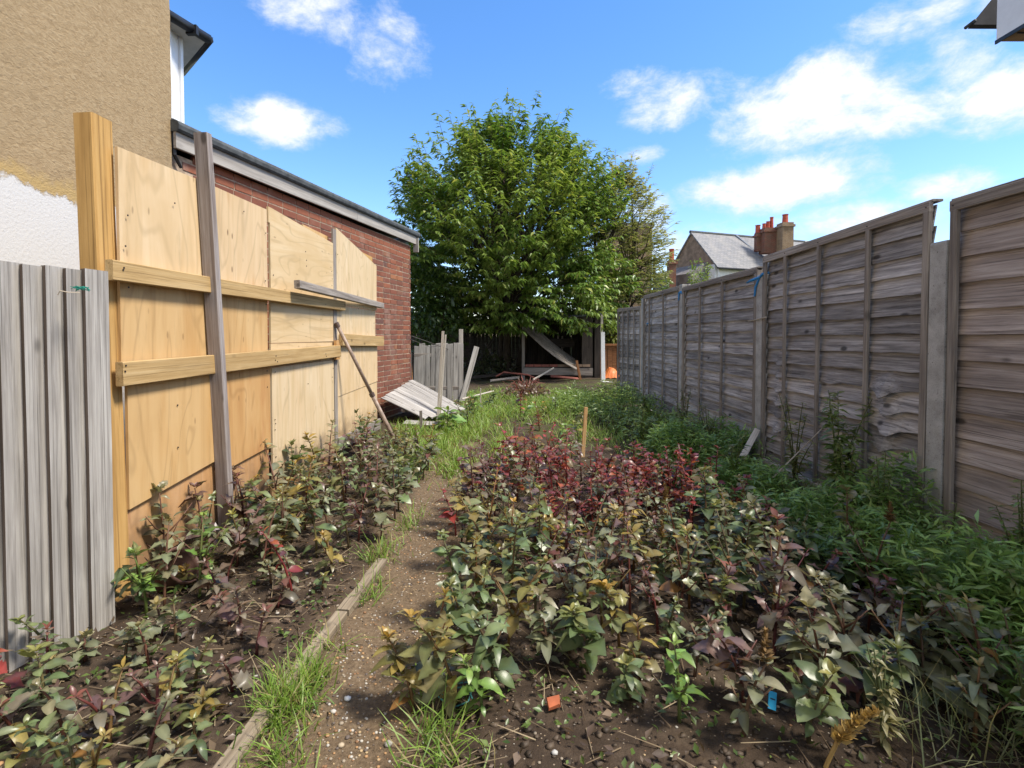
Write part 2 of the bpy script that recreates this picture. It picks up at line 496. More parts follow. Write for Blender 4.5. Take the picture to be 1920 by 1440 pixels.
def render_mat():
    m, g = new_mat('roughcast_render')
    geo = g.n('ShaderNodeNewGeometry'); P = geo.outputs['Position']
    mp = g.n('ShaderNodeMapping', {'Vector': P, 'Rotation': (R(28), 0, 0), 'Scale': (1, 26, 60)})
    sw = g.noise(mp.outputs[0], 1.0, 4, .6, .9)
    fine_ = g.noise(P, 60, 4, .65)
    big = g.noise(P, 1.3, 4, .55)
    c = g.ramp(sw, [(.25, (.25, .175, .095)), (.5, (.35, .255, .145)), (.75, (.42, .32, .195))])
    c = g.mix(g.maprange(big, .5, .75, 0, .45), c, (.30, .23, .14))
    sp = g.n('ShaderNodeSeparateXYZ', {0: P})
    ed = g.math('ADD', sp.outputs[2], g.math('MULTIPLY', g.math('SUBTRACT', g.noise(P, 4.5, 6, .7), .5), .34))
    ochre = g.math('MULTIPLY', g.maprange(ed, 2.12, 2.05), .8)
    white = g.maprange(ed, 2.02, 1.985)
    c = g.mix(g.math('MULTIPLY', ochre, g.math('SUBTRACT', 1.0, white)), c, (.44, .31, .13))
    wc = g.mix(g.maprange(fine_, .62, .7, 0, .5), (.60, .60, .59), (.38, .36, .32))
    c = g.mix(white, c, wc)
    dr = g.noise(g.n('ShaderNodeVectorMath', {0: P, 1: (3.0, 3.0, .5)}, operation='MULTIPLY').outputs[0], 1.0, 6, .65)
    c = g.mix(g.maprange(dr, .5, .72, 0, .4), c, g.mix(.55, c, (.12, .10, .075)))
    hb = g.math('ADD', g.math('MULTIPLY', sw, g.math('SUBTRACT', 1.0, g.math('MULTIPLY', white, .85))), g.math('MULTIPLY', fine_, .5))
    p = finish(m, g, c, .95, hb, .5, .010, spec=.15)
    return p
M['render'] = render_mat()

def roof_slate():
    m, g = new_mat('slate_roof')
    v, v2, ms, oi = coords(g, rnd=False)
    br = g.n('ShaderNodeTexBrick', {'Vector': v, 'Color1': (.19, .195, .205, 1), 'Color2': (.25, .245, .25, 1), 'Mortar': (.12, .12, .125, 1), 'Scale': 1.0,
             'Mortar Size': .012, 'Brick Width': .3, 'Row Height': .2})
    n = g.noise(v, 1.5, 5, .6)
    c = g.mix(g.maprange(n, .4, .7, 0, .4), br.outputs[0], (.33, .31, .28))
    return finish(m, g, c, .75, br.outputs[1], .4, .01, spec=.3)
M['slate'] = roof_slate()

def stock_brick(name, c1, c2, mort):
    m, g = new_mat(name)
    v, v2, ms, oi = coords(g, rnd=False)
    mp = g.n('ShaderNodeMapping', {'Vector': v, 'Rotation': (R(90), 0, 0)})
    br = g.n('ShaderNodeTexBrick', {'Vector': mp.outputs[0], 'Color1': (*c1, 1), 'Color2': (*c2, 1), 'Mortar': (*mort, 1), 'Scale': 1.0,
             'Mortar Size': .01, 'Brick Width': .225, 'Row Height': .075})
    n = g.noise(v, 3, 5, .6)
    c = g.mix(g.maprange(n, .4, .7, 0, .45), br.outputs[0], tuple(x * .5 for x in c1))
    return finish(m, g, c, .9, None)
M['stock_brick'] = stock_brick('stock_brick', (.24, .15, .08), (.30, .19, .10), (.28, .24, .19))
M['brown_render'] = simple('brown_render', (.235, .165, .115), .95, .3, 3, .3)
M['grey_render'] = simple('grey_render', (.17, .155, .15), .95, .3, 3, .3)
M['chimney_brick'] = stock_brick('chimney_brick', (.22, .065, .04), (.16, .085, .055), (.2, .15, .11))
M['lead'] = simple('lead', (.16, .19, .25), .6, .2)

def leaf_mat(name, rough=.38, trans=.32, sat=1.0, spec=.5, coat=.18):
    m, g = new_mat(name)
    a = g.n('ShaderNodeAttribute', attribute_name='Col', attribute_type='GEOMETRY')
    oi = g.n('ShaderNodeObjectInfo')
    c = g.mix(1.0, a.outputs['Color'], oi.outputs['Color'], 'MULTIPLY')
    tcn = g.n('ShaderNodeTexCoord')
    n = g.noise(g.n('ShaderNodeNewGeometry').outputs['Position'], 38, 3, .6)
    c = g.mix(g.maprange(n, .4, .7, 0, .4), c, g.mix(.5, c, (.10, .07, .03)))
    p = g.n('ShaderNodeBsdfPrincipled', {'Base Color': c, 'Roughness': rough})
    p.inputs['Specular IOR Level'].default_value = spec
    p.inputs['Coat Weight'].default_value = coat
    p.inputs['Coat Roughness'].default_value = .32
    b = g.n('ShaderNodeBump', {'Strength': .25, 'Distance': .004, 'Height': n})
    g.set(p.inputs['Normal'], b.outputs[0])
    tr = g.n('ShaderNodeBsdfTranslucent', {'Color': g.mix(.6, c, g.mix(1.0, c, (1.6, 1.5, .6), 'MULTIPLY'))})
    mx = g.n('ShaderNodeMixShader', {0: trans, 1: p.outputs[0], 2: tr.outputs[0]})
    g.n('ShaderNodeOutputMaterial', {'Surface': mx.outputs[0]})
    return m
M['leaf'] = leaf_mat('leaf')
M['tree_leaf'] = leaf_mat('tree_leaf', .40, .36)
M['grass'] = leaf_mat('grass_blade', .5, .35, coat=0)
M['pebble'] = (lambda mg: finish(mg[0], mg[1], mg[1].n('ShaderNodeAttribute', attribute_name='Col').outputs['Color'], .65, spec=.35))(new_mat('pebble'))
M['stem'] = (lambda mg: finish(mg[0], mg[1], mg[1].n('ShaderNodeObjectInfo').outputs['Color'], .5, spec=.35))(new_mat('stem'))
M['spike'] = leaf_mat('seed_spike', .8, .2, spec=.2, coat=0)

def bark():
    m, g = new_mat('bark')
    v, v2, ms, oi = coords(g, (14, 14, 4))
    n = g.noise(ms, 1.0, 6, .65)
    c = g.ramp(n, [(.3, (.035, .026, .02)), (.55, (.09, .07, .055)), (.75, (.15, .12, .095))])
    return finish(m, g, c, .9, n, .8, .01, spec=.2)
M['bark'] = bark()

def soil():
    m, g = new_mat('soil')
    P = g.n('ShaderNodeNewGeometry').outputs['Position']
    n = g.noise(P, 7, 8, .65); f = g.noise(P, 55, 6, .7); b = g.noise(P, .9, 4, .55)
    c = g.ramp(n, [(.3, (.028, .019, .013)), (.52, (.062, .043, .029)), (.75, (.12, .088, .06))])
    sp = g.n('ShaderNodeSeparateXYZ', {0: P})
    # trodden, paler, gravelly earth on the path
    px = g.math('ABSOLUTE', g.math('ADD', sp.outputs[0], g.math('ADD', .48, g.math('MULTIPLY', g.math('SUBTRACT', g.noise(P, 1.7, 3), .5), .35))))
    path = g.math('MULTIPLY', g.maprange(px, .36, .12), g.maprange(sp.outputs[1], 12, 9))
    c = g.mix(g.math('MULTIPLY', path, .8), c, g.ramp(f, [(.3, (.095, .064, .038)), (.55, (.19, .135, .082)), (.75, (.29, .215, .135))]))
    vo = g.n('ShaderNodeTexVoronoi', {'Vector': P, 'Scale': 75.0})
    chip = g.math('MULTIPLY', g.maprange(vo.outputs['Distance'], .26, .18), g.math('GREATER_THAN', g.n('ShaderNodeSeparateXYZ', {0: vo.outputs['Color']}).outputs[0], .74))
    c = g.mix(g.math('MULTIPLY', chip, .8), c, g.ramp(g.n('ShaderNodeSeparateXYZ', {0: vo.outputs['Color']}).outputs[1], [(0, (.30, .22, .13)), (.5, (.42, .36, .28)), (1, (.30, .15, .07))]))
    green = g.math('MULTIPLY', g.maprange(b, .42, .62), g.maprange(sp.outputs[1], 4.2, 7.0))
    c = g.mix(g.math('MULTIPLY', green, .7), c, (.075, .085, .025))
    far = g.maprange(sp.outputs[1], 17, 24)
    c = g.mix(far, c, (.06, .08, .03))
    h = g.math('ADD', g.math('MULTIPLY', n, 1.0), g.math('ADD', g.math('MULTIPLY', f, .6), g.math('MULTIPLY', chip, .25)))
    return finish(m, g, c, .95, h, .9, .02, spec=.2)
M['soil'] = soil()

# ------------------------------------------------------------------ ground
def gz(x, y):
    """height of the garden soil"""
    b = mnoise.noise(Vector((x * 1.6, y * 1.6, 3.1))) * .022 + mnoise.noise(Vector((x * 6, y * 6, 9.1))) * .010
    path = math.exp(-((x + .48) / .22) ** 2)
    b -= path * .03
    if x > 1.55: b += min(.06, (x - 1.55) * .08)
    k = max(0, min(1, (20 - y) / 4)) * max(0, min(1, (y + 2) / 2)) * max(0, min(1, (4 - abs(x)) / 1))
    return b * k
xs = sorted(set([-900, -300, -100, -40, -15, -8] + [round(-5 + .06 * i, 3) for i in range(int(10 / .06) + 1)] + [8, 15, 40, 100, 300, 900]))
ys = sorted(set([-300, -80, -20, -6, -2] + [round(-.5 + .06 * i, 3) for i in range(int(7 / .06) + 1)] + [round(6.6 + .15 * i, 3) for i in range(int(13 / .15))] + [21, 25, 35, 60, 120, 300, 1200]))
V = [(x, y, gz(x, y)) for y in ys for x in xs]
nx = len(xs)
Fc = [(j * nx + i, j * nx + i + 1, (j + 1) * nx + i + 1, (j + 1) * nx + i) for j in range(len(ys) - 1) for i in range(nx - 1)]
ground = mk('ground', V, Fc, M['soil'], smooth=True)
tag(ground, kind='structure')

# ------------------------------------------------------------------ main house (left), rough-cast render
house = empty('rendered_house', (-2.5, 4.02, 0), 'tall cream roughcast house with white painted base at the left edge', 'house')
HX, HY, HT = -2.5, 4.02, 7.2
# wall slab subdivided a little so the arris can be uneven
V, Fc = [], []
rows = 40
for i in range(rows + 1):
    z = HT * i / rows
    e = random.uniform(-.006, .006)
    V += [(HX, -4, z), (HX, HY - .012 + e, z), (HX - .012 + e, HY, z), (-9, HY, z)]
for i in range(rows):
    for j in range(3):
        a = i * 4 + j
        Fc.append((a, a + 1, a + 5, a + 4))
V += [(-9, -4, 0), (-9, -4, HT)]
k = len(V)
Fc += [(0, rows * 4, k - 1, k - 2), (k - 2, k - 1, rows * 4 + 3, 3), (rows * 4, rows * 4 + 1, rows * 4 + 2, rows * 4 + 3, k - 1)]
mk('wall', V, Fc, M['render'], house)
V = [(HX + .3, -4.3, HT), (HX + .3, HY + .3, HT), (-9.3, HY + .3, HT), (-9.3, -4.3, HT), (-5.7, -2, HT + 2.2), (-5.7, 2, HT + 2.2)]
mk('roof', V, [(0, 1, 5, 4), (1, 2, 5), (2, 3, 4, 5), (3, 0, 4), (0, 3, 2, 1)], M['roof_dark'], house)
# canted bay on the back of the house, above the extension
bay = empty('bay_window', (-3.1, 4.5, 2.7))
bay.parent = house; bay.matrix_basis = TM(Vector((-3.1, 4.5, 2.7)) - house.location)
bay_root = bay
ze = 3.85
poly = [(-2.86, HY), (-2.86, 4.75), (-3.35, 5.2), (-5.2, 5.2), (-5.2, HY)]
V = [(x, y, 2.3) for x, y in poly] + [(x, y, ze) for x, y in poly]
mk('frame', V, [(i, (i + 1) % 5, 5 + (i + 1) % 5, 5 + i) for i in range(5)] + [(4, 3, 2, 1, 0), (5, 6, 7, 8, 9)], M['upvc'], bay)
box('pane', (-2.87, 4.12, 2.75), (-2.852, 4.50, ze - .1), M['glass'], bay)
box('mullion', (-2.875, 4.505, 2.7), (-2.835, 4.56, ze - .002), M['upvc'], bay)
box('mullion', (-2.875, 4.70, 2.7), (-2.84, 4.74, ze - .002), M['upvc'], bay)
box('handle', (-2.85, 4.47, 2.93), (-2.82, 4.50, 3.02), M['upvc'], bay)
ov = [(-2.95, HY), (-2.67, 4.79), (-3.24, 5.34), (-5.5, 5.34), (-5.5, HY)]
V = [(x, y, ze) for x, y in ov] + [(x, y, ze + .02) for x, y in ov]
mk('soffit', V, [(i, (i + 1) % 5, 5 + (i + 1) % 5, 5 + i) for i in range(5)] + [(4, 3, 2, 1, 0), (5, 6, 7, 8, 9)], M['soffit'], bay)
V, Fc = merge([tube([(-2.93, HY, ze + .03), (-2.645, 4.8, ze + .03)], [.042, .042], 8), tube([(-2.645, 4.8, ze + .03), (-3.24, 5.38, ze + .03)], [.042, .042], 8)])
mk('gutter', V, Fc, M['black_plastic'], bay, smooth=True)
V = [(-2.92, HY, ze + .06), (-2.62, 4.83, ze + .06), (-3.24, 5.42, ze + .06), (-5.5, 5.42, ze + .06), (-4.4, HY, ze + .75)]
mk('roof', V, [(0, 1, 4), (1, 2, 4), (2, 3, 4)], M['roof_dark'], bay)
for t_ in (.12, .45, .8):
    p = Vector((-2.93, HY, ze + .03)).lerp(Vector((-2.645, 4.8, ze + .03)), t_)
    box('bracket', p - Vector((.047, .02, .048)), p + Vector((.047, .02, .03)), M['black_plastic'], bay)

# ------------------------------------------------------------------ brick extension
A = Vector((-2.52, 4.03, 0)); B = Vector((-1.468, 8.45, 0))
wd = (B - A).normalized(); wn = Vector((wd.y, -wd.x, 0)); WL = (B - A).length
ext = empty('brick_extension', A, 'single storey red brick extension with grey timber fascia and felt roof', 'building')
WM = Matrix(((wd.x, 0, wn.x, A.x), (wd.y, 0, wn.y, A.y), (0, 1, 0, 0), (0, 0, 0, 1)))       # local x along wall, y up, z out
# note: local frame is x along wall, y up, z outwards
def wz(s): return 2.60 + .06 * s / WL        # underside of the fascia
V = [(0, 0, -.002), (WL - .004, 0, -.002), (WL - .004, wz(WL), -.002), (0, wz(0), -.002), (0, 0, -3.2), (WL - .004, 0, -3.2), (WL - .004, wz(WL), -3.2), (0, wz(0), -3.2)]
mk('mortar_bed', V, [(0, 1, 2, 3), (1, 5, 6, 2), (5, 4, 7, 6), (4, 0, 3, 7), (3, 2, 6, 7)], M['mortar'], ext, WM)
def brick_template(L, h=.061, d=.03, j=0):
    rnd = random.Random(j)
    V, Fc = boxmesh(L, h, d)
    V = [(x + rnd.uniform(-.0015, .0015), y + rnd.uniform(-.0015, .0015), z + (rnd.uniform(-.001, .002) if z > 0 else 0)) for x, y, z in V]
    me = bpy.data.meshes.new('brick'); me.from_pydata(V, [], Fc); me.materials.append(M['brick']); me.update()
    return me
stretch = [brick_template(.211, j=i) for i in range(5)]
header = [brick_template(.098, j=i + 9) for i in range(3)]
hidden = []
cnt = 0
for r in range(36):
    zc = .02 + .075 * r + .037
    s = -.1 * (r % 2) - .02
    bond = r % 4
    while s < WL - .03:
        L = .214 if (bond % 2 == 0 or random.random() < .45) else .101
        if s + L > WL: L = max(.06, WL - s)
        c = s + L / 2
        if zc + .034 < wz(c) + .05 and s >= -.001:
            w0 = WM @ Vector((c, zc, 0))
            px = VPX + F * w0.x / w0.y; py = HORY - F * (w0.z - CAM_Z) / w0.y
            vis = (px > 690) or (py < 285 + (px - 222) * .44 + 6)
            Mx = WM @ TM((c, zc, -.013 + random.uniform(-.0015, .0025))) @ Matrix.Rotation(random.uniform(-.006, .006), 4, 'Z')
            if vis and cnt < 300:
                me = random.choice(stretch) if L > .2 else (random.choice(header) if abs(L - .101) < .01 else None)
                if me is None:
                    me = brick_template(L)
                inst('brick', me, Mx, ext); cnt += 1
            else:
                vv, ff = boxmesh(L, .061, .03)
                hidden.append(([Mx @ Vector(v) for v in vv], ff))
        s += L + .011
V, Fc = merge(hidden)
o = mk('brick_course', V, Fc, M['brick'], ext, TM((0, 0, 0))); o['kind'] = 'stuff'
# end face return of the brick wall (seen only from a step to the side)
def wp(s, y, z): return WM @ Vector((s, y, z))
# fascia boards
sj = WL * .60
for (s0, s1) in ((-.02, sj - .002), (sj + .002, WL + .09)):
    timber('fascia_board', wp(s0, wz(s0) + .088, .055), wp(s1, wz(s1) + .088, .055), .128, .024, wn, M['fascia_paint'], ext, seg=4)
timber('fascia_board', wp(WL + .10, wz(WL) + .13, .06), wp(WL + .10, wz(WL) - .10, .06), .09, .022, wd, M['fascia_paint'], ext)
# felt roof edge with a rounded drip
V, Fc = [], []
prof = [(.02, -.01), (.085, -.012), (.10, .005), (.105, .035), (.095, .06), (.07, .075), (-3.2, .16), (-3.2, .0)]
N = 24
for i in range(N + 1):
    s = -.03 + (WL + .22) * i / N
    for (z, y) in prof:
        V.append((s, wz(s) + .158 + y + .004 * mnoise.noise(Vector((s * 3, z * 5, 1))), z))
n = len(prof)
for i in range(N):
    for j in range(n):
        a, b = i * n + j, i * n + (j + 1) % n
        Fc.append((a, b, b + n, a + n))
Fc += [tuple(reversed(range(n))), tuple(range(N * n, N * n + n))]
mk('felt_roof', V, Fc, M['felt'], ext, WM)
V, Fc = tube([wp(WL + .16, wz(WL) + .13, .03), wp(WL + .26, wz(WL) + .125, -.4)], [.05, .05], 8)
mk('gutter', V, Fc, M['lead'], ext, smooth=True)
V, Fc = tube([wp(-.005, wz(0) + .25, .02), wp(0.0, wz(0) - .02, .03), wp(.06, wz(0) - .1, .03)], [.016, .016, .012], 6)
mk('cable', V, Fc, M['black_plastic'], ext)

# ------------------------------------------------------------------ plywood hoarding
P0 = Vector((-1.738, 2.39, 0)); pd = Vector((.061, 1, 0)).normalized(); pn = Vector((pd.y, -pd.x, 0))
PM = Matrix(((pd.x, 0, pn.x, P0.x), (pd.y, 0, pn.y, P0.y), (0, 1, 0, 0), (0, 0, 0, 1)))
def pp(s, y, z): return PM @ Vector((s, y, z))
def sY(Y): return (Y - 2.39) / pd.y
hoard = empty('plywood_hoarding', P0, 'tall plywood sheet hoarding nailed to timber battens along the left side', 'hoarding')
def ply(poly, mat, z=0.0, t=.014, name='plywood_sheet'):
    cx = sum(p[0] for p in poly) / len(poly); cy = sum(p[1] for p in poly) / len(poly)
    # subdivided outline so that the sheet can cup slightly
    pts = [(x - cx, y - cy) for x, y in poly]
    n = len(pts)
    V = [(x, y, 0) for x, y in pts] + [(x, y, t) for x, y in pts]
    Fc = [tuple(reversed(range(n))), tuple(range(n, 2 * n))] + [(i, (i + 1) % n, n + (i + 1) % n, n + i) for i in range(n)]
    rx = random.uniform(-.004, .004); ry = random.uniform(-.004, .004)
    return mk(name, V, Fc, mat, hoard, PM @ TM((cx, cy, z)) @ Matrix.Rotation(rx, 4, 'X') @ Matrix.Rotation(ry, 4, 'Y'))
c1a, c1b = -.02, sY(3.06)
c2b = sY(3.685); c3a, c3b = sY(3.72), sY(4.88); c4a, c4b = sY(4.96), sY(6.24)
# first column
ply([(c1a, 1.47), (c1b, 1.47), (c1b, 2.075), (c1a, 2.05)], M['ply_pale'], .004)
ply([(c1a + .002, 1.02), (c1b - .003, 1.02), (c1b - .003, 1.466), (c1a + .002, 1.466)], M['ply_gold'], .001)
ply([(c1a + .02, .40), (c1b - .02, .47), (c1b - .02, 1.016), (c1a + .02, 1.016)], M['ply_gold'], .012)
ply([(c1a, .10), (c1b - .004, .10), (c1b - .004, .52), (c1a, .50)], M['ply_red'], -.006)
# second column
ply([(c1b + .006, 1.47), (c2b, 1.47), (c2b, 2.085), (c1b + .006, 2.075)], M['ply_streak'], .003)
ply([(c1b + .006, 1.03), (c2b - .002, 1.03), (c2b - .002, 1.466), (c1b + .006, 1.466)], M['ply_gold'], .0)
ply([(c1b + .006, .38), (c2b + .01, .42), (c2b + .01, 1.026), (c1b + .006, 1.026)], M['ply_orange'], .006)
ply([(c1b + .006, .10), (c2b + .01, .10), (c2b + .01, .43), (c1b + .006, .40)], M['ply_red'], -.01)
# third column
ply([(c3a, 1.47), (c3b, 1.47), (c3b, 2.06), (c3a + .02, 2.11), (c3a - .02, 2.11), (c3a - .02, 2.0), (c3a, 2.0)], M['ply_pale_h'], .008)
ply([(c3a + .003, 1.15), (c3b - .004, 1.15), (c3b - .004, 1.466), (c3a + .003, 1.466)], M['ply_pale_h'], .004)
ply([(c3a, .98), (c3b, .98), (c3b, 1.146), (c3a, 1.146)], M['ply_pale_h'], .001)
ply([(c3a, .12), (c3b - .01, .12), (c3b - .01, .976), (c3a, .976)], M['ply_cream'], .009)
ply([(c3a, .02), (c3b, .02), (c3b, .115), (c3a, .115)], M['ply_red'], -.004)
# fourth column
ply([(c4a, 1.50), (c4b - .02, 1.50), (c4b - .02, 2.03), (c4a, 2.22)], M['ply_cream'], .01)
ply([(c4a + .004, 1.17), (c4b - .06, 1.17), (c4b - .06, 1.496), (c4a + .004, 1.496)], M['ply_cream'], .006)
ply([(c4a, .62), (c4b, .66), (c4b, 1.166), (c4a, 1.166)], M['ply_pale'], .008)
ply([(c4a, .10), (c4b, .10), (c4b, .655), (c4a, .615)], M['ply_pale'], .004)
# brown infill behind the cut tops
ply([(c3b - .5, 1.95), (c3b + .04, 1.95), (c3b + .04, 2.13), (c3b - .5, 2.13)], M['ply_gold'], -.05, name='infill_board')
ply([(c4b - .5, 1.85), (c4b + .02, 1.85), (c4b + .02, 2.14), (c4b - .5, 2.14)], M['beam_timber'], -.05, name='infill_board')
# battens and posts
def pbar(name, s0, y0, s1, y1, w, t, z, mat, **kw):
    return timber(name, pp(s0, y0, z), pp(s1, y1, z), w, t, pn, mat, hoard, **kw)
pbar('batten', -.115, 1.487, sY(5.08), 1.49, .088, .036, .046, M['new_timber'], seg=5, bow=.002)
pbar('batten', -.07, 1.03, sY(4.95), 1.06, .108, .036, .046, M['new_timber'], seg=5)
pbar('batten', sY(5.0), 1.165, sY(6.38), 1.135, .115, .036, .046, M['new_timber'], seg=3)
pbar('batten', c4a - .03, .17, c4b + .03, .145, .125, .022, .036, M['batten_grey'], seg=3)
pbar('upright_strip', (c3b + c4a) / 2, 2.20, (c3b + c4a) / 2 + .01, .12, .075, .02, .015, M['batten_grey'], seg=4)
pbar('upright_strip', c3b + .02, 1.16, c3b + .02, .98, .08, .03, .043, M['ply_orange'])
pbar('end_post', c4b - .02, 2.02, c4b - .02, .02, .05, .07, -.045, M['beam_timber'])
pbar('end_post', sY(3.70), 2.0, sY(3.70), .02, .05, .06, -.04, M['dark_wood'])
timber('corner_post', pp(-.055, 0, -.02) + Vector((0, 0, -.02)), pp(-.055, 2.165, -.065), .112, .09, pn, M['beam_timber'], hoard, seg=6, rough=.02, ch=.006)
# nails: one shared mesh
V, Fc = tube([(0, 0, 0), (0, 0, .003)], [.0045, .004], 6)
nail_me = bpy.data.meshes.new('nail'); nail_me.from_pydata([tuple(v) for v in V], [], Fc); nail_me.materials.append(M['screw'])
for s in (-.06, -.055, .66, .67, 1.3, 1.31, 1.33, 2.2, 2.21, 2.55):
    inst('nail', nail_me, PM @ TM((s, 1.487 + random.uniform(-.03, .03), .0645)), hoard)
    inst('nail', nail_me, PM @ TM((s, 1.045 + random.uniform(-.035, .035), .0645)), hoard)
for (sa, sb, za, zb, z_, cnt_) in ((c1a, c1b, .45, 2.0, .029, 10), (c1b, c2b, .45, 2.0, .0225, 10), (c3a, c3b, .2, .97, .0245, 14), (c3a, c3b, 1.42, 2.0, .0235, 8), (c4a, c4b - .1, 1.2, 2.0, .0255, 8)):
    for i in range(cnt_):
        e = random.choice((sa + .03, sb - .04, (sa + sb) / 2))
        inst('nail', nail_me, PM @ TM((e + random.uniform(-.012, .012), random.uniform(za, zb), z_)), hoard)

def loose_bar(name, p0, p1, w, t, face, mat, label, cat, group=None, **kw):
    o = timber(name, p0, p1, w, t, face, mat, None, **kw)
    return tag(o, label, cat, group)
prop = loose_bar('timber_prop', (-1.63, 3.08, -.03), (-1.645, 2.91, 2.315), .078, .046, pd, M['prop_wood'], 'tall weathered grey timber prop standing upright against the plywood hoarding', 'timber', seg=8, bow=.002, rough=.01)
loose_bar('plank', (-1.52, 3.9, 1.585), pp(sY(6.33), 1.565, .06), .062, .045, (1, 0, .05), M['batten_grey'], 'grey plank sticking out from the top of the hoarding at its far end', 'plank', seg=3)
pole = empty('metal_pole', (-1.0, 5.24, 0), 'thin brown pole leaning against the plywood hoarding', 'pole')
pa, pb_ = Vector((-1.54, 4.9, 1.31)), Vector((-1.0, 5.24, .0))
pm_ = pa.lerp(pb_, .52)
mk('shaft', *tube([pa, pm_], [.017, .017], 10), M['pole_metal'], pole, smooth=True)
mk('shaft', *tube([pm_, pb_], [.021, .021], 10), M['pole_metal'], pole, smooth=True)
mk('collar', *tube([pm_ - (pb_ - pa) * .012, pm_ + (pb_ - pa) * .012], [.026, .026], 10), M['pole_collar'], pole)
mk('cap', *tube([pa - (pb_ - pa) * .012, pa + (pb_ - pa) * .02], [.022, .022], 10), M['pole_collar'], pole)

# ------------------------------------------------------------------ feather-edge fence at the left
lf = empty('feather_edge_fence', (-1.61, 2.15, 0), 'silver grey vertical feather edge board fence at the left edge', 'fence')
fd = Vector((-.504, -1, 0)).normalized(); fn = Vector((-fd.y, fd.x, 0))
if fn.x < 0: fn = -fn
s = 0.0
widths = [.083, .062, .064, .066, .066, .07, .07, .07, .07, .07]
tp = Vector((-1.6125, 2.15, 0))
for i, w in enumerate(widths):
    c0 = tp + fd * (s + w * .5 + .008)
    hgt = 1.463 + random.uniform(-.006, .006)
    M_ = TM((c0.x, c0.y, .0)) @ frame((0, 0, 1), (fn * .93 + fd * -.0)) 
    # wedge section: thick outer edge away from the next board
    wv_, thin, thick = w + .012, .006, .034
    segs = 10
    V, Fc = [], []
    sgn = -1
    for k in range(segs + 1):
        u = hgt * k / segs
        wob = .0025 * mnoise.noise(Vector((u * 2, i * 3.3, 0)))
        for (yy, zz) in ((-wv_ / 2, 0), (wv_ / 2, -.004), (wv_ / 2, thin), (-wv_ / 2, thick)):
            V.append((u, yy * sgn + wob, zz + wob + .0))
    for k in range(segs):
        for j in range(4):
            a, b = k * 4 + j, k * 4 + (j + 1) % 4
            Fc.append((a, b, b + 4, a + 4))
    Fc += [(3, 2, 1, 0), (segs * 4, segs * 4 + 1, segs * 4 + 2, segs * 4 + 3)]
    o = mk('board', V, Fc, M['silver_wood'], lf, M_)
    o.data.materials.append(M['silver_edge'])
    for k in range(segs): o.data.polygons[k * 4 + 3].material_index = 1
    s += w
for z in (.3, 1.15):
    a = tp + fd * .01 - fn * .03; b = tp + fd * .8 - fn * .03
    timber('rail', (a.x, a.y, z), (b.x, b.y, z), .07, .04, fn, M['silver_edge'], lf)
V, Fc = [], []
parts = []
c0 = at(152, 541, 1.95)
for i in range(16):
    a = Vector((random.uniform(-.03, .03), random.uniform(-.012, .012), random.uniform(-.007, .007)))
    b = Vector((random.uniform(-.035, .035), random.uniform(-.012, .012), random.uniform(-.01, .01)))
    parts.append(tube([c0 + a, c0 + (a + b) / 2 + Vector((0, -.006, .004)), c0 + b], [.002, .002, .001], 4))
V, Fc = merge(parts)
tag(mk('net_scrap', V, Fc, M['teal_net']), 'scrap of teal green netting caught on the silver feather edge fence', 'netting')
V, Fc = tube([at(108, 553, 1.90), at(113, 545, 1.90), at(128, 548, 1.91), at(150, 549, 1.94)], [.002, .002, .002, .0015], 5)
tag(mk('bent_twig', V, Fc, M['string']), 'short pale bent twig lodged on the silver feather edge fence', 'twig')

# ------------------------------------------------------------------ right fence: waney-lap panels between concrete posts
FX = 2.29
def waney(L, h, seed, curl=0.0, teeth=(), mat='fence_wood', N=30):
    rnd = random.Random(seed)
    V, Fc = [], []
    ox = rnd.uniform(0, 100)
    lean = rnd.uniform(-.004, .004)
    for i in range(N + 1):
        x = L * i / N
        w0 = .009 * mnoise.noise(Vector((x * 2.2, ox, 0))) + .005 * mnoise.noise(Vector((x * 9, ox, 2)))
        w1 = .006 * mnoise.noise(Vector((x * 2.4, ox, 7)))
        out = .004 * mnoise.noise(Vector((x * 3, ox, 4)))
        for (tx, amp, wid) in teeth:
            k = math.exp(-abs(x - tx) / wid)
            w0 -= amp * k; out += amp * .9 * k
        wav = curl * mnoise.noise(Vector((x * 4.0, ox, 11)))
        out += abs(wav)
        sl = lean * (x / L - .5)
        V += [(x, w0 + sl, .026 + out), (x, h * .5 + sl, .013 + out * .3), (x, h + w1 + sl, .002), (x, h + w1 + sl, -.006), (x, w0 + sl, .016 + out)]
    n = 5
    for i in range(N):
        for j in range(n):
            a, b = i * n + j, i * n + (j + 1) % n
            Fc.append((a, a + n, b + n, b))
    Fc += [tuple(range(n)), tuple(reversed(range(N * n, N * n + n)))]
    me = bpy.data.meshes.new('board'); me.from_pydata(V, [], [tuple(f) for f in Fc]); me.materials.append(M[mat]); me.update()
    return me

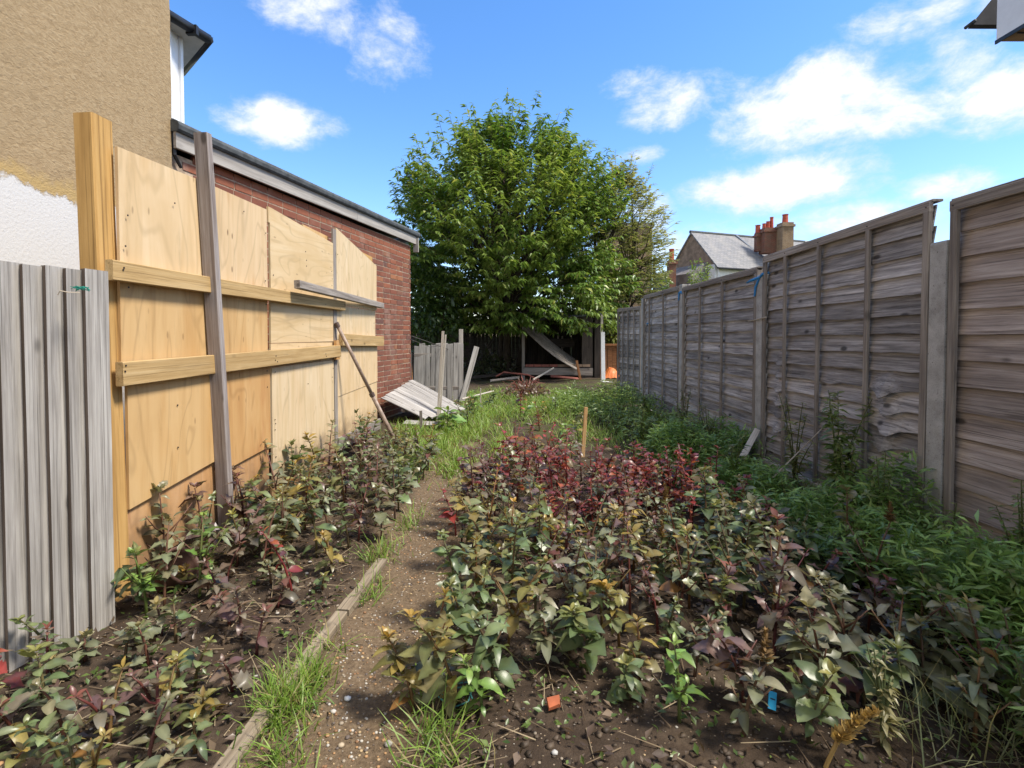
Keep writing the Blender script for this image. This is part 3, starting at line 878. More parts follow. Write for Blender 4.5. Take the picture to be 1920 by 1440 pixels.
def panel(label, near, far, z0, z1, nb, battens, mat='fence_wood', seed=0, teeth=None, curl=.004, endb=True, capmat='batten_grey', z1far=None):
    """near/far: XY ends of the panel on the garden side"""
    near, far = Vector((*near, 0)), Vector((*far, 0))
    d = (far - near).normalized(); L = (far - near).length
    nrm = Vector((-d.y, d.x, 0))
    root = empty('fence_panel', (near.x, near.y, z0), label, 'fence panel', 'waney lap panels of the right hand fence')
    # local frame x along panel from FAR to NEAR so that z (out) faces the garden with y up
    Mp = Matrix(((-d.x, 0, nrm.x, far.x), (-d.y, 0, nrm.y, far.y), (0, 1, 0, 0), (0, 0, 0, 1)))
    slope = 0 if z1far is None else (z1 - z1far) / L
    Mp = Mp @ Matrix(((1, 0, 0, 0), (slope, 1, 0, 0), (0, 0, 1, 0), (0, 0, 0, 1)))
    zt = z1 if z1far is None else z1far
    ex = (zt - .03 - z0) / nb
    for i in range(nb):
        th = teeth(i, L) if teeth else ()
        me = waney(L - .01, ex * 1.28, seed * 50 + i, curl=curl * (1.8 if i < nb * .55 else 1.0), teeth=th, mat=mat)
        inst('board', me, Mp @ TM((.005, z0 + ex * i, -.012)), root)
    Rm = Mp.to_3x3()
    out = nrm
    def P(x, y, z): return Mp @ Vector((x, y, z))
    for (x, w, top) in battens:
        timber('batten', P(x, z0 - .01, .040), P(x + random.uniform(-.006, .006), zt + top, .040), w, .02, out, M[capmat], root, seg=6, rough=.03)
    if endb:
        for x in (.022, L - .022):
            timber('edge_batten', P(x, z0 - .02, .036), P(x, zt - .035, .036), .042, .022, out, M[capmat], root, seg=6, rough=.03)
    timber('top_rail', P(.0, zt - .026, .036), P(L, zt - .026, .036), .052, .022, out, M[capmat], root, seg=6, rough=.04)
    timber('capping', P(-.005, zt + .006, .006), P(L + .005, zt + .006, .006), .055, .012, (0, 0, 1), M[capmat], root, seg=6, rough=.05)
    for x in [b[0] for b in battens] + [.02, L - .02]:
        inst('nail', nail_me, Mp @ TM((x, zt - .026, .0475)), root)
    return root

def Yx(x): return FX * F / (x - VPX)
POSTS = [2.70, 4.56, 6.56, 8.36]
# panel widths leave room for the concrete posts
def teeth2(i, L):
    t = []
    if 3 <= i <= 8: t.append((L * .14 + random.uniform(-.02, .02), random.uniform(.03, .06), .04))
    if 2 <= i <= 7: t.append((L * .83 + random.uniform(-.03, .03), random.uniform(.035, .085), .05))
    if 4 <= i <= 7: t.append((L * .52, random.uniform(.008, .02), .04))
    return t
panel('brown wide board fence panel nearest the camera at the right edge', (FX + .005, .80), (FX + .005, 2.64), .06, 1.875, 14, [], 'fence_wood_warm', 1, curl=.003)
panel('weathered panel with curled split boards between the two nearest concrete posts', (FX, 2.76), (FX, 4.505), .12, 1.905, 16, [(Yx(1480) and (4.505 - Yx(1480)), .03, -.05), (4.505 - Yx(1543), .03, -.05), (4.505 - Yx(1636), .034, -.05)], 'fence_wood', 2, teeth2, .007, z1far=1.875)
panel('grey fence panel third from the camera with a blue strap at its near top corner', (FX, 4.62), (FX, 6.50), .08, 1.80, 16, [(6.50 - Yx(1318), .034, -.05), (6.50 - Yx(1360), .034, -.05)], 'fence_wood', 3, None, .005)
panel('dark grey fence panel fourth from the camera with one corner sagging', (FX, 6.62), (FX, 8.30), .08, 1.83, 16, [(8.30 - Yx(1222), .034, -.05), (8.30 - Yx(1248), .034, -.05)], 'fence_wood', 4, None, .005)
panel('short pale grey panel at the far end of the fence, turned inward', (2.41, 8.9), (2.20, 9.75), .06, 1.70, 15, [(.22, .03, -.04), (.42, .03, -.04), (.63, .03, -.04)], 'fence_wood', 5, None, .004)

plabels = ['speckled grey concrete post between the two nearest fence panels', 'concrete post with a blue strap tied round its top', 'slim concrete post between the third and fourth fence panels', 'farthest concrete post beside the short turned fence panel']
ptops = [1.685, 1.735, 1.845, 1.80]
for i, (Y, lab, zt) in enumerate(zip(POSTS, plabels, ptops)):
    # H section post
    w, dpt = .10, .105
    x0 = FX - .045
    prof = [(0, -w / 2), (.03, -w / 2), (.036, -w / 2 + .022), (.075, -w / 2 + .022), (.082, -w / 2), (dpt, -w / 2), (dpt, w / 2), (.082, w / 2), (.075, w / 2 - .022), (.036, w / 2 - .022), (.03, w / 2), (0, w / 2)]
    n = len(prof); V, Fc = [], []
    for k, z in enumerate((-.1, .5, 1.0, zt - .012, zt)):
        sh = .006 if k == 4 else 0
        for (px_, py_) in prof:
            V.append((x0 + px_ + (sh if px_ < .01 else 0), Y + py_ * (1 - sh * 4), z))
    for k in range(4):
        for j in range(n):
            a, b = k * n + j, k * n + (j + 1) % n
            Fc.append((a, b, b + n, a + n))
    Fc += [tuple(range(4 * n, 5 * n))]
    tag(mk('concrete_post', [Vector(v) - Vector((x0, Y, 0)) for v in V], Fc, M['concrete'], None, TM((x0, Y, 0))), lab, 'fence post', 'concrete posts of the right hand fence')
gl = ['grey concrete gravel board under the nearest brown panel', 'grey gravel board with a pale upper lip under the curled panel', 'gravel board under the third panel, half hidden by weeds', 'gravel board under the fourth panel behind the weeds']
for i, (a, b) in enumerate(((.8, 2.66), (2.77, 4.51), (4.61, 6.51), (6.61, 8.31))):
    rt = empty('gravel_board', (FX, a, 0), gl[i], 'gravel board', 'gravel boards of the right hand fence')
    zt = (.055, .112, .072, .072)[i]
    box('slab', (FX - .008, a, -.08), (FX + .045, b, zt), M['concrete'], rt)
    if i == 1:
        timber('pale_lip', (FX - .034, a + .02, .128), (FX - .036, b - .02, .132), .034, .04, (0, 0, 1), M['pale_stick'], rt, seg=8, rough=.1)
# blue straps
def strap(pts, r, lab, grp=None):
    V, Fc = tube(pts, r, 6)
    return V, Fc
pz = 1.70
c = Vector((FX - .035, 4.53, 1.71))
parts = [tube([c + Vector((.02, .06, -.02)), c + Vector((-.01, .02, .0)), c + Vector((-.012, -.03, .022)), c + Vector((.03, -.07, .03))], [.012, .014, .014, .01], 6),
         tube([c + Vector((-.012, .02, .0)), c + Vector((-.05, .1, -.02)), c + Vector((-.04, .2, -.03))], [.012, .012, .008], 6),
         tube([c + Vector((-.012, .03, -.01)), c + Vector((-.02, .08, -.08)), c + Vector((-.018, .1, -.16))], [.012, .010, .008], 6)]
tag(mk('blue_strap', *merge(parts), M['blue_strap']), 'bright blue plastic strap knotted at the second post with loose ends', 'strap')
c = Vector((FX - .035, 6.56, 1.72))
parts = [tube([c + Vector((0, .09, -.05)), c + Vector((-.015, .03, .02)), c + Vector((-.015, -.02, .03)), c + Vector((.0, -.05, .0))], [.012, .016, .016, .01], 6),
         tube([c + Vector((-.015, .03, .02)), c + Vector((-.02, .05, -.07))], [.012, .008], 6)]
tag(mk('blue_strap', *merge(parts), M['blue_strap']), 'small faded blue strap wrapped on the third concrete post', 'strap')
c = Vector((FX - .03, 8.1, 1.36))
tag(mk('blue_strap', *tube([c, c + Vector((-.02, -.05, .03)), c + Vector((0, -.14, .04))], [.008, .01, .008], 6), M['blue_strap']), 'tiny blue strap end on the fourth fence panel', 'strap')
# slim timber post beside the second post
loose_bar('timber_post', (FX - .02, 4.63, 0), (FX - .02, 4.63, 1.78), .05, .05, (1, 0, 0), M['batten_grey'], 'slim brown timber post standing against the second concrete post', 'post', seg=5, rough=.05)
V, Fc = tube([(FX - .052, 4.42, 1.36), (FX - .06, 4.6, 1.34), (FX - .05, 4.75, 1.335)], [.006, .006, .006], 6)
tag(mk('tie_wire', V, Fc, M['string']), 'pale cord stretched across the second concrete post', 'cord')
loose_bar('stick', (1.74, 4.02, .02), (2.19, 4.45, .40), .05, .018, (-.4, -1, .4), M['pale_stick'], 'pale broken batten leaning at the foot of the second concrete post', 'stick', seg=3, rough=.08)
V, Fc = tube([at(1365, 985, 3.25), at(1440, 905, 3.5), at(1545, 800, 3.7)], [.006, .005, .004], 6)
tag(mk('dry_cane', V, Fc, M['string']), 'thin dry cane leaning across the curled fence panel', 'cane')

# ------------------------------------------------------------------ neighbour's house on the right
NBC = at(1868, 78, 4.0)
nb = empty('white_house', (NBC.x, 4.0, 0), 'white walled house with dark eaves peeking in at the top right corner', 'house')
zb, nx0, EV = NBC.z, NBC.x, 4.05
box('oriel', (nx0, -1.5, zb), (nx0 + 1.3, 4.0, EV), M['white_paint'], nb)
box('soffit_board', (nx0 + .01, -1.5, zb - .012), (nx0 + 1.3, 3.975, zb - .003), M['soffit_brown'], nb)
for y in (3.85, 3.5, 3.1): box('soffit_joint', (nx0 + .02, y, zb - .02), (nx0 + 1.3, y + .012, zb - .013), M['roof_dark'], nb)
box('edge_trim', (nx0 - .008, -1.5, zb - .02), (nx0 + .002, 4.004, zb + .008), M['black_plastic'], nb)
box('wall', (nx0 + .8, -4, 0), (9, 3.9, EV - .001), M['white_paint'], nb)
e0 = at(1822, 46, 4.3); e1 = at(1866, -8, 4.3)
V = [(e0.x, 4.3, e0.z), (e0.x + .02, 4.36, e0.z), (9, 4.36, e0.z - .02), (9, 4.3, e0.z - .02), (e1.x, 4.3, e1.z), (e1.x + .02, 4.36, e1.z), (9, 4.36, e1.z), (9, 4.3, e1.z)]
mk('eaves', V, [(0, 3, 2, 1), (4, 5, 6, 7), (0, 1, 5, 4), (1, 2, 6, 5), (2, 3, 7, 6), (3, 0, 4, 7)], M['roof_dark'], nb)
V, Fc = tube([(e0.x + .01, 4.28, e0.z + .02), (e0.x + .02, 4.38, e0.z + .02)], [.014, .014], 8)
mk('ridge_tile', V, Fc, M['felt'], nb, smooth=True)
V = [(nx0 - .1, -4.3, EV), (9.3, -4.3, EV), (9.3, 4.02, EV), (nx0 - .1, 4.02, EV), (6.4, -2, EV + .5), (6.4, 2, EV + .5)]
mk('roof', V, [(0, 3, 2, 1), (0, 1, 4), (1, 2, 5, 4), (2, 3, 5), (3, 0, 4, 5)], M['roof_dark'], nb)

# ------------------------------------------------------------------ houses far behind
def prism_roof(name, c, r, gdir, L, W, z0, z1, mat, parent, over=.25):
    pass
slate = empty('slate_roof_house', (14.3, 35, 0), 'house with grey slate roof and brown gable beyond the right hand fence', 'house')
Nc = Vector((14.25, 35, 0)); gd = Vector((-.36, .933, 0)).normalized(); rd = Vector((gd.y, -gd.x, 0))
W_, L_ = 4.6, 11.0
ze_, zr_ = 6.0, 8.45
def H(a, b, z): return Nc + rd * a + gd * b + Vector((0, 0, z))
def prism(name, pts_lo, pts_hi, mat, parent):
    n = len(pts_lo)
    V = pts_lo + pts_hi
    Fc = [tuple(reversed(range(n))), tuple(range(n, 2 * n))] + [(i, (i + 1) % n, n + (i + 1) % n, n + i) for i in range(n)]
    return mk(name, V, Fc, mat, parent)
prism('wall', [H(0, 0, 0), H(L_, 0, 0), H(L_, W_, 0), H(0, W_, 0)], [H(0, 0, ze_), H(L_, 0, ze_), H(L_, W_, ze_), H(0, W_, ze_)], M['white_paint'], slate)
V = [H(0, 0, ze_), H(0, W_, ze_), H(0, W_ / 2, zr_), H(.3, 0, ze_), H(.3, W_, ze_), H(.3, W_ / 2, zr_)]
mk('gable', V, [(0, 2, 1), (3, 4, 5), (0, 1, 4, 3), (1, 2, 5, 4), (2, 0, 3, 5)], M['brown_render'], slate)
def slope_obj(name, a0, a1, b0, z0, b1, z1, mat, parent, t=.08):
    p = [H(a0, b0, z0), H(a1, b0, z0), H(a1, b1, z1), H(a0, b1, z1)]
    x = (p[1] - p[0]).normalized(); y = (p[3] - p[0]).normalized(); z = x.cross(y)
    Mm = Matrix(((x.x, y.x, z.x, p[0].x), (x.y, y.y, z.y, p[0].y), (x.z, y.z, z.z, p[0].z), (0, 0, 0, 1)))
    Lx, Ly = (p[1] - p[0]).length, (p[3] - p[0]).length
    V = [(0, 0, 0), (Lx, 0, 0), (Lx, Ly, 0), (0, Ly, 0), (0, 0, t), (Lx, 0, t), (Lx, Ly, t), (0, Ly, t)]
    return mk(name, V, boxmesh(1, 1, 1)[1], mat, parent, Mm)
slope_obj('roof', -.1, L_, -.3, ze_ - .3, W_ / 2, zr_ + .02, M['slate'], slate)
slope_obj('roof', -.1, L_, W_ + .3, ze_ - .3, W_ / 2, zr_ + .02, M['slate'], slate)
mk('ridge_tile', *tube([H(-.1, W_ / 2, zr_ + .1), H(L_, W_ / 2, zr_ + .1)], [.12, .12], 6), M['felt'], slate)
mk('gutter', *tube([H(-.1, -.36, ze_ - .3), H(L_, -.36, ze_ - .3)], [.07, .07], 6), M['black_plastic'], slate)
mk('downpipe', *tube([H(.2, -.1, ze_ - .3), H(.2, -.1, 0)], [.06, .06], 6), M['white_paint'], slate)
# lower wing in front of the gable
prism('rear_wing', [H(-1.6, .6, 0), H(-.02, .6, 0), H(-.02, W_, 0), H(-1.6, W_, 0)], [H(-1.5, .6, 5.4), H(-.02, .6, 6.2), H(-.02, W_, 6.2), H(-1.5, W_, 5.4)], M['grey_render'], slate)
# chimneys
def stack(par, c, sx, sy, z0, z1, pots, mat):
    root = box('chimney_stack', (c.x - sx / 2, c.y - sy / 2, z0), (c.x + sx / 2, c.y + sy / 2, z1), mat, par)
    box('chimney_cap', (c.x - sx / 2 - .08, c.y - sy / 2 - .08, z1 - .3), (c.x + sx / 2 + .08, c.y + sy / 2 + .08, z1 - .15), mat, root)
    for (dx, hh, rr) in pots:
        V, Fc = tube([(c.x + dx, c.y, z1 - .01), (c.x + dx, c.y, z1 + hh * .1), (c.x + dx, c.y, z1 + hh * .85), (c.x + dx, c.y, z1 + hh)], [rr * 1.15, rr, rr * .9, rr * 1.1], 10)
        mk('chimney_pot', V, Fc, M['pot_red'], root, smooth=False)
stack(slate, at(1440, 430, 37), .85, .8, 7.0, 8.75, [(-.27, .35, .13), (0, .5, .13), (.25, .8, .12)], M['chimney_brick'])
stack(slate, at(1472, 430, 36.2), .75, .8, 6.6, 8.95, [(0, .6, .19)], M['stock_brick'])
stack(slate, at(1421, 430, 37.3), .32, .4, 7.2, 8.5, [(0, .55, .17)], M['chimney_brick'])
stack(slate, at(1259, 500, 36), .45, .6, 4.0, 6.4, [(0, .75, .17)], M['chimney_brick'])
mk('lead_flashing', *tube([H(4.0, W_ / 2 - .05, zr_ + .14), H(4.9, W_ * .2, ze_ + 1.0), H(5.1, .4, ze_ + .5)], [.1, .1, .1], 6), M['lead'], slate)
far2 = empty('hipped_house', (22, 44, 0), 'low dark hipped roof just above the curled fence panel', 'house')
p = at(1530, 470, 44)
V = [(18.5, 44, 6.5), (30, 44, 6.5), (30, 52, 6.5), (18.5, 52, 6.5), (22, 48, 9.9), (28, 48, 9.9)]
mk('roof', V, [(0, 1, 5, 4), (1, 2, 5), (2, 3, 4, 5), (3, 0, 4), (0, 3, 2, 1)], M['slate'], far2)
box('wall', (18.9, 44.4, 0), (29.6, 51.6, 6.499), M['stock_brick'], far2)
tower = empty('stock_brick_house', (7.7, 31, 0), 'narrow brown stock brick house half hidden behind the olive tree', 'house')
a, b = at(1195, 560, 31), at(1222, 560, 31)
box('wall', (a.x - 1.5, 31, 0), (b.x, 36, 7.6), M['stock_brick'], tower)
box('parapet', (a.x - 1.6, 30.9, 7.6), (b.x + .1, 36.1, 7.85), M['grey_render'], tower)
mk('downpipe', *tube([(b.x + .12, 30.95, 0), (b.x + .12, 30.95, 6)], [.08, .08], 6), M['black_plastic'], tower)

# ------------------------------------------------------------------ foliage templates
def leaf_template(n=5, wid=.5, fold=.14, droop=.35, petiole=.28, lobes=0, twist=0.0, seed=0, wave=0.0):
    rnd = random.Random(seed)
    V, Fc, C = [], [], []
    V += [(0, -.012, 0), (0, .012, 0)]; C += [.8, .8]
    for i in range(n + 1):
        t = i / n
        w = wid * .5 * (math.sin(math.pi * min(1, (t * .93 + .07)) ** .80) ** .62 if t < 1 else 0.02)
        if lobes and 0 < i < n: w *= (1.18 if i % 2 else .74)
        x = petiole + t
        zc = .10 * math.sin(t * 2) - droop * t * t
        tw = twist * t
        for sgn in (-1, 0, 1):
            y = sgn * w
            z = zc + abs(sgn) * w * fold * 2 + sgn * w * tw + (wave * math.sin(t * 9 + sgn * 2) * w if sgn else 0)
            xx = x - abs(sgn) * (.05 + (.10 if lobes and i % 2 else 0))
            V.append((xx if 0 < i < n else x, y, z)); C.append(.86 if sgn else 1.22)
    Fc.append((0, 2 + 0, 2 + 2, 1))
    for i in range(n):
        a = 2 + i * 3; b = a + 3
        Fc += [(a, b, b + 1, a + 1), (a + 1, b + 1, b + 2, a + 2)]
    s = 1 / (1 + petiole)
    V = [(x * s, y * s, z * s) for x, y, z in V]
    return V, Fc, C
LT = [leaf_template(6, .60, .14, .22, .25, 0, .15, 1), leaf_template(6, .52, .10, .32, .28, 0, -.25, 2, .12), leaf_template(6, .74, .12, .2, .28, 1, .1, 3),
      leaf_template(6, .48, .2, .12, .22, 0, .3, 4), leaf_template(6, .68, .08, .26, .25, 0, -.2, 5, .15), leaf_template(6, .62, .16, .36, .26, 0, .0, 6),
      leaf_template(7, .82, .10, .30, .3, 1, .35, 7, .25), leaf_template(6, .40, .3, .7, .2, 0, .6, 8, .3), leaf_template(7, .7, .05, -.15, .28, 1, -.4, 9, .3)]
TREE_LEAF = ([(0, 0, 0), (.42, .17, .05), (.42, -.17, .05), (1, 0, -.14), (.48, 0, -.02)], [(0, 2, 4), (2, 3, 4), (3, 1, 4), (1, 0, 4)], [.9, .95, .95, 1.0, 1.1])
SMALL_LEAF = ([(0, 0, 0), (.45, .26, .06), (.45, -.26, .06), (1, 0, -.1)], [(0, 2, 3), (0, 3, 1)], [.9, 1, 1, 1.05])
FEATHER = ([(0, 0, 0), (.45, .10, .05), (.45, -.10, .05), (1, 0, -.16), (.5, 0, .02)], [(0, 2, 4), (2, 3, 4), (3, 1, 4), (1, 0, 4)], [.85, 1, 1, 1.1, 1.1])
BLADE = ([(-.0, .5, 0), (0, -.5, 0), (.5, .38, .06), (.5, -.38, .06), (1, 0, -.08)], [(0, 1, 3, 2), (2, 3, 4)], [.7, .7, 1, 1, 1.15])
def leaf_meshes():
    out = []
    for i, (V, Fc, C) in enumerate(LT):
        me = bpy.data.meshes.new('leaf'); me.from_pydata(V, [], Fc)
        a_ = me.color_attributes.new('Col', 'FLOAT_COLOR', 'POINT')
        for j, c in enumerate(C): a_.data[j].color = (c, c, c, 1)
        me.polygons.foreach_set('use_smooth', [True] * len(me.polygons))
        me.materials.append(M['leaf']); me.update()
        out.append(me)
    return out
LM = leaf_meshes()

# ------------------------------------------------------------------ trees
def interp(tab, z):
    for (a, b), (c, d) in zip(tab, tab[1:]):
        if a <= z <= c: return b + (d - b) * (z - a) / (c - a)
    return 0
def tree(name, label, base, prof, ntwig, per, lsize, cols, seed, shoots, trunk_r, stems, depth=.8, leafdroop=.8, gap=.0):
    rng = np.random.default_rng(seed); rnd = random.Random(seed)
    base = Vector(base)
    root = empty(name, base, label, 'tree')
    tips, dirs = [], []
    z0, z1 = prof[0][0], prof[-1][0]
    prof_max = max(q[1] for q in prof)
    while len(tips) < ntwig:
        z = rnd.uniform(z0, z1)
        w = interp(prof, z)
        th = rnd.uniform(0, 2 * math.pi)
        rr = rnd.random() ** .38
        lump = 1 + .34 * mnoise.noise(Vector((math.cos(th) * 1.7, math.sin(th) * 1.7, z * .75 + seed))) + .10 * mnoise.noise(Vector((math.cos(th) * 5, math.sin(th) * 5, z * 2 + seed)))
        if rnd.random() > (w / prof_max) ** 1.2 + .12: continue
        x, y = math.cos(th) * w * rr * lump, math.sin(th) * w * rr * lump * depth
        if mnoise.noise(Vector((x * .9 + seed, y * .9, z * .9))) < -.27 + gap and rr < .97: continue
        tips.append(Vector((x, y, z)))
        up = max(-.2, (z - z0) / (z1 - z0) * 1.5 - .35)
        dirs.append((Vector((x, y, 0)).normalized() * (1.0 if rr > .4 else .4) + Vector((rnd.uniform(-.4, .4), rnd.uniform(-.4, .4), up))).normalized())
    for i in range(shoots):
        z = rnd.uniform(z0 + (z1 - z0) * .45, z1)
        w = interp(prof, z); th = rnd.uniform(0, 2 * math.pi)
        tips.append(Vector((math.cos(th) * w * .98, math.sin(th) * w * depth, z + rnd.uniform(.1, .75))))
        dirs.append((Vector((math.cos(th) * .35, math.sin(th) * .35, 1))).normalized())
    P_, D_, N_, S_, C_ = [], [], [], [], []
    twigs = []
    for t, d in zip(tips, dirs):
        ln = rnd.uniform(.35, .75)
        a = t - d * ln * .6; b = t + d * ln * .4
        twigs.append((a, b))
        hue = mnoise.noise(t * .55 + Vector((seed, 0, 0)))
        for k in range(per):
            u = rnd.random()
            p = a.lerp(b, u)
            az = rnd.uniform(0, 2 * math.pi)
            side = Vector((math.cos(az), math.sin(az), 0))
            dd = (side * 1.0 + d * .5 + Vector((0, 0, -leafdroop * rnd.uniform(.3, 1.2)))).normalized()
            P_.append(p); D_.append(dd)
            N_.append((Vector((rnd.uniform(-.5, .5), rnd.uniform(-.5, .5), 1))))
            S_.append(lsize * rnd.uniform(.7, 1.25))
            f = min(1, max(0, .5 + hue * .9 + rnd.uniform(-.35, .35) + (t.z - z0) / (z1 - z0) * .25 - .1))
            c = np.array(cols[0]) * (1 - f) + np.array(cols[1]) * f
            if rnd.random() < .06: c = np.array(cols[2])
            C_.append(c)
    P_ = np.array([tuple(v) for v in P_]) + np.array(base); D_ = np.array([tuple(v) for v in D_]); N_ = np.array([tuple(v) for v in N_])
    bulk('crown', TREE_LEAF, P_, frames_np(D_, N_), np.array(S_), np.array(C_), M['tree_leaf'], root, loc=base, smooth=False)
    # trunk, limbs, twigs
    parts = []
    limbs = []
    for i in range(stems):
        th = 2 * math.pi * i / stems + rnd.uniform(-.4, .4)
        foot = Vector((math.cos(th), math.sin(th) * .6, 0)) * (trunk_r * 2.2 if stems > 1 else 0)
        top = Vector((math.cos(th) * .8, math.sin(th) * .8, (z0 + z1) * .62))
        pts = [foot + Vector((0, 0, -.1)), foot.lerp(top, .25) + Vector((rnd.uniform(-.1, .1), rnd.uniform(-.1, .1), 0)), foot.lerp(top, .6) + Vector((rnd.uniform(-.15, .15), 0, 0)), top]
        parts.append(tube(pts, [trunk_r * 1.25, trunk_r, trunk_r * .6, trunk_r * .2], 8))
        limbs.append(pts)
    mk('trunk', *merge(parts), M['bark'], root, TM(base), smooth=True)
    parts = []
    for i in range(int(ntwig * .07)):
        t = rnd.choice(tips)
        pts = rnd.choice(limbs)
        zt = max(.8, t.z * .55)
        s0 = pts[1].lerp(pts[3], min(1, max(0, (zt - pts[1].z) / max(.1, pts[3].z - pts[1].z))))
        mid_ = s0.lerp(t, .55) + Vector((rnd.uniform(-.2, .2), rnd.uniform(-.2, .2), .15))
        parts.append(tube([s0, mid_, t], [.035, .02, .006], 5, cap=False))
    mk('branches', *merge(parts), M['bark'], root, TM(base), smooth=True)
    parts = [tube([a, b], [.007, .003], 3, cap=False) for a, b in twigs]
    o = mk('twigs', *merge(parts), M['bark'], root, TM(base)); o['kind'] = 'stuff'
    return root
tree('broadleaf_tree', 'large bushy green tree filling the middle at the end of the garden', (.25, 15.2, 0),
     [(1.35, 2.7), (2.0, 3.2), (3.2, 3.5), (4.4, 3.4), (5.2, 3.15), (6.0, 2.65), (6.6, 2.0), (7.05, 1.3), (7.3, .4)],
     3400, 20, .185, [(.105, .205, .034), (.24, .33, .07), (.40, .43, .12)], 3, 80, .11, 3)
tree('olive_tree', 'thinner olive green tree with upright twigs right of the big tree', (3.7, 17.0, 0),
     [(1.4, 1.3), (2.4, 1.75), (3.6, 1.8), (4.6, 1.65), (5.6, 1.25), (6.2, .75), (6.7, .15)],
     1150, 13, .17, [(.22, .26, .10), (.35, .37, .15), (.42, .40, .19)], 8, 45, .07, 2, depth=.9, leafdroop=.2, gap=.1)
def bush(name, label, cx, cy, z0, z1, w, n, lsize, cols, seed, tmpl=SMALL_LEAF, group=None, cat='bush'):
    rng = np.random.default_rng(seed)
    root = empty(name, (cx, cy, 0), label, cat, group)
    u = rng.normal(size=(n, 3)); u /= np.linalg.norm(u, axis=1, keepdims=True)
    r = rng.random(n) ** .4
    lump = 1 + .3 * np.sin(u[:, 0] * 5 + seed) * np.cos(u[:, 2] * 4 + seed)
    p = u * (r * lump)[:, None] * np.array([w, w * .8, (z1 - z0) / 2]) + np.array([cx, cy, (z0 + z1) / 2])
    p[:, 2] = np.maximum(p[:, 2], .02)
    d = u + rng.normal(size=(n, 3)) * .6; d[:, 2] -= .2
    nn = rng.normal(size=(n, 3)) * .5 + np.array([0, 0, 1])
    f = rng.random(n)[:, None]
    c = np.array(cols[0]) * (1 - f) + np.array(cols[1]) * f
    bulk('foliage', tmpl, p, frames_np(d, nn), lsize * rng.uniform(.6, 1.3, n), c, M['leaf'], root, loc=(cx, cy, 0), smooth=False)
    rnd = random.Random(seed); parts = []
    for i in range(7):
        a = rnd.uniform(0, 6.28)
        parts.append(tube([(0, 0, -.02), (math.cos(a) * w * .3, math.sin(a) * w * .3, (z0 + z1) * .35), (math.cos(a) * w * .7, math.sin(a) * w * .6, z1 * .85)], [.014, .01, .004], 5))
    mk('stems', *merge(parts), M['bark'], root, TM((cx, cy, 0)))
    return root
bush('lime_bush', 'bright yellow green bush glimpsed between the white post and the far panel', 3.45, 16.2, .9, 2.3, .55, 900, .14, [(.16, .22, .03), (.32, .34, .05)], 21)
bush('shrub', 'dark green shrub under the big tree beside the brick extension', -1.9, 13.6, .6, 3.4, 1.1, 2600, .16, [(.03, .075, .015), (.07, .12, .025)], 22)
bush('climber', 'yellow green climber growing up in front of the white wall of the slate roofed house', 11.7, 31.0, 3.2, 5.7, .7, 420, .2, [(.12, .2, .03), (.26, .34, .06)], 23)
bush('hedge_tree', 'light green tree beyond the fence left of the slate roofed house', 9.0, 29.5, 2.5, 4.9, .6, 500, .22, [(.10, .17, .03), (.2, .27, .05)], 24)
bush('climber_sprig', 'small yellow sprig poking up behind the second concrete post', 2.5, 4.62, 1.55, 1.83, .07, 40, .05, [(.2, .25, .04), (.4, .42, .08)], 25)

# ------------------------------------------------------------------ back fence, shed and rubbish at the end of the garden
bf = empty('back_fence', (-1, 17.2, 0), 'dark timber fence across the end of the garden behind the tree trunks', 'fence')
parts = []
x = -4.6
while x < 4.2:
    h = 1.72 + random.uniform(-.04, .03)
    if not (2.2 < x < 2.3):
        vv, ff = boxmesh(.1235, .02, h)
        parts.append(([Vector(v) + Vector((x, 17.2 + random.uniform(-.012, .012), h / 2)) for v in vv], ff))
    x += .125
o = mk('boards', *merge(parts), M['dark_wood'], bf); o['kind'] = 'stuff'
for z in (.4, 1.3): box('rail', (-4.6, 17.22, z), (4.2, 17.27, z + .08), M['dark_wood'], bf)
bw = empty('orange_brown_fence', (3.4, 14.6, 0), 'orange brown boarded fence seen between the white post and the far panel', 'fence')
for i in range(9):
    box('board', (2.72 + i * .13, 14.62 + (i % 2) * .008, 0.02), (2.72 + i * .13 + .122, 14.64 + (i % 2) * .008, .95), M['brown_fence'], bw)
box('rail', (2.7, 14.58, .93), (3.95, 14.66, .985), M['brown_fence'], bw)
box('rail', (2.7, 14.59, .25), (3.95, 14.612, .31), M['brown_fence'], bw)

shed = empty('open_shed', (1.65, 14.3, 0), 'dark open fronted timber shed with a collapsed roof under the tree', 'shed')
def vboards(name, p0, p1, z0, z1, n, mat, par, t=.02):
    p0, p1 = Vector((*p0, 0)), Vector((*p1, 0))
    d = (p1 - p0) / n; nrm = Vector((-d.y, d.x, 0)).normalized()
    for i in range(n):
        a = p0 + d * i; w = d.length
        timber(name, a + d * .5 + nrm * (.006 * (i % 2)) + Vector((0, 0, z0)), a + d * .5 + nrm * (.006 * (i % 2)) + Vector((0, 0, z1 + random.uniform(-.02, .02))), w * .97, t, nrm, mat, par)
vboards('wall_board', (.62, 14.3), (.62, 15.5), 0, 1.62, 7, M['batten_grey'], shed)
vboards('wall_board', (.62, 15.52), (2.72, 15.52), 0, 1.7, 13, M['dark_wood'], shed)
vboards('wall_board', (2.70, 14.3), (2.70, 15.5), 0, 1.75, 7, M['dark_wood'], shed)
timber('corner_post', (.60, 14.28, 0), (.60, 14.28, 1.5), .08, .08, (0, 1, 0), M['batten_grey'], shed)
timber('corner_post', (2.35, 14.28, 0), (2.35, 14.28, 1.72), .30, .03, (0, 1, 0), M['dark_wood'], shed)
timber('corner_post', (2.62, 14.26, 0), (2.62, 14.26, 1.74), .16, .04, (0, 1, 0), M['dark_wood'], shed)
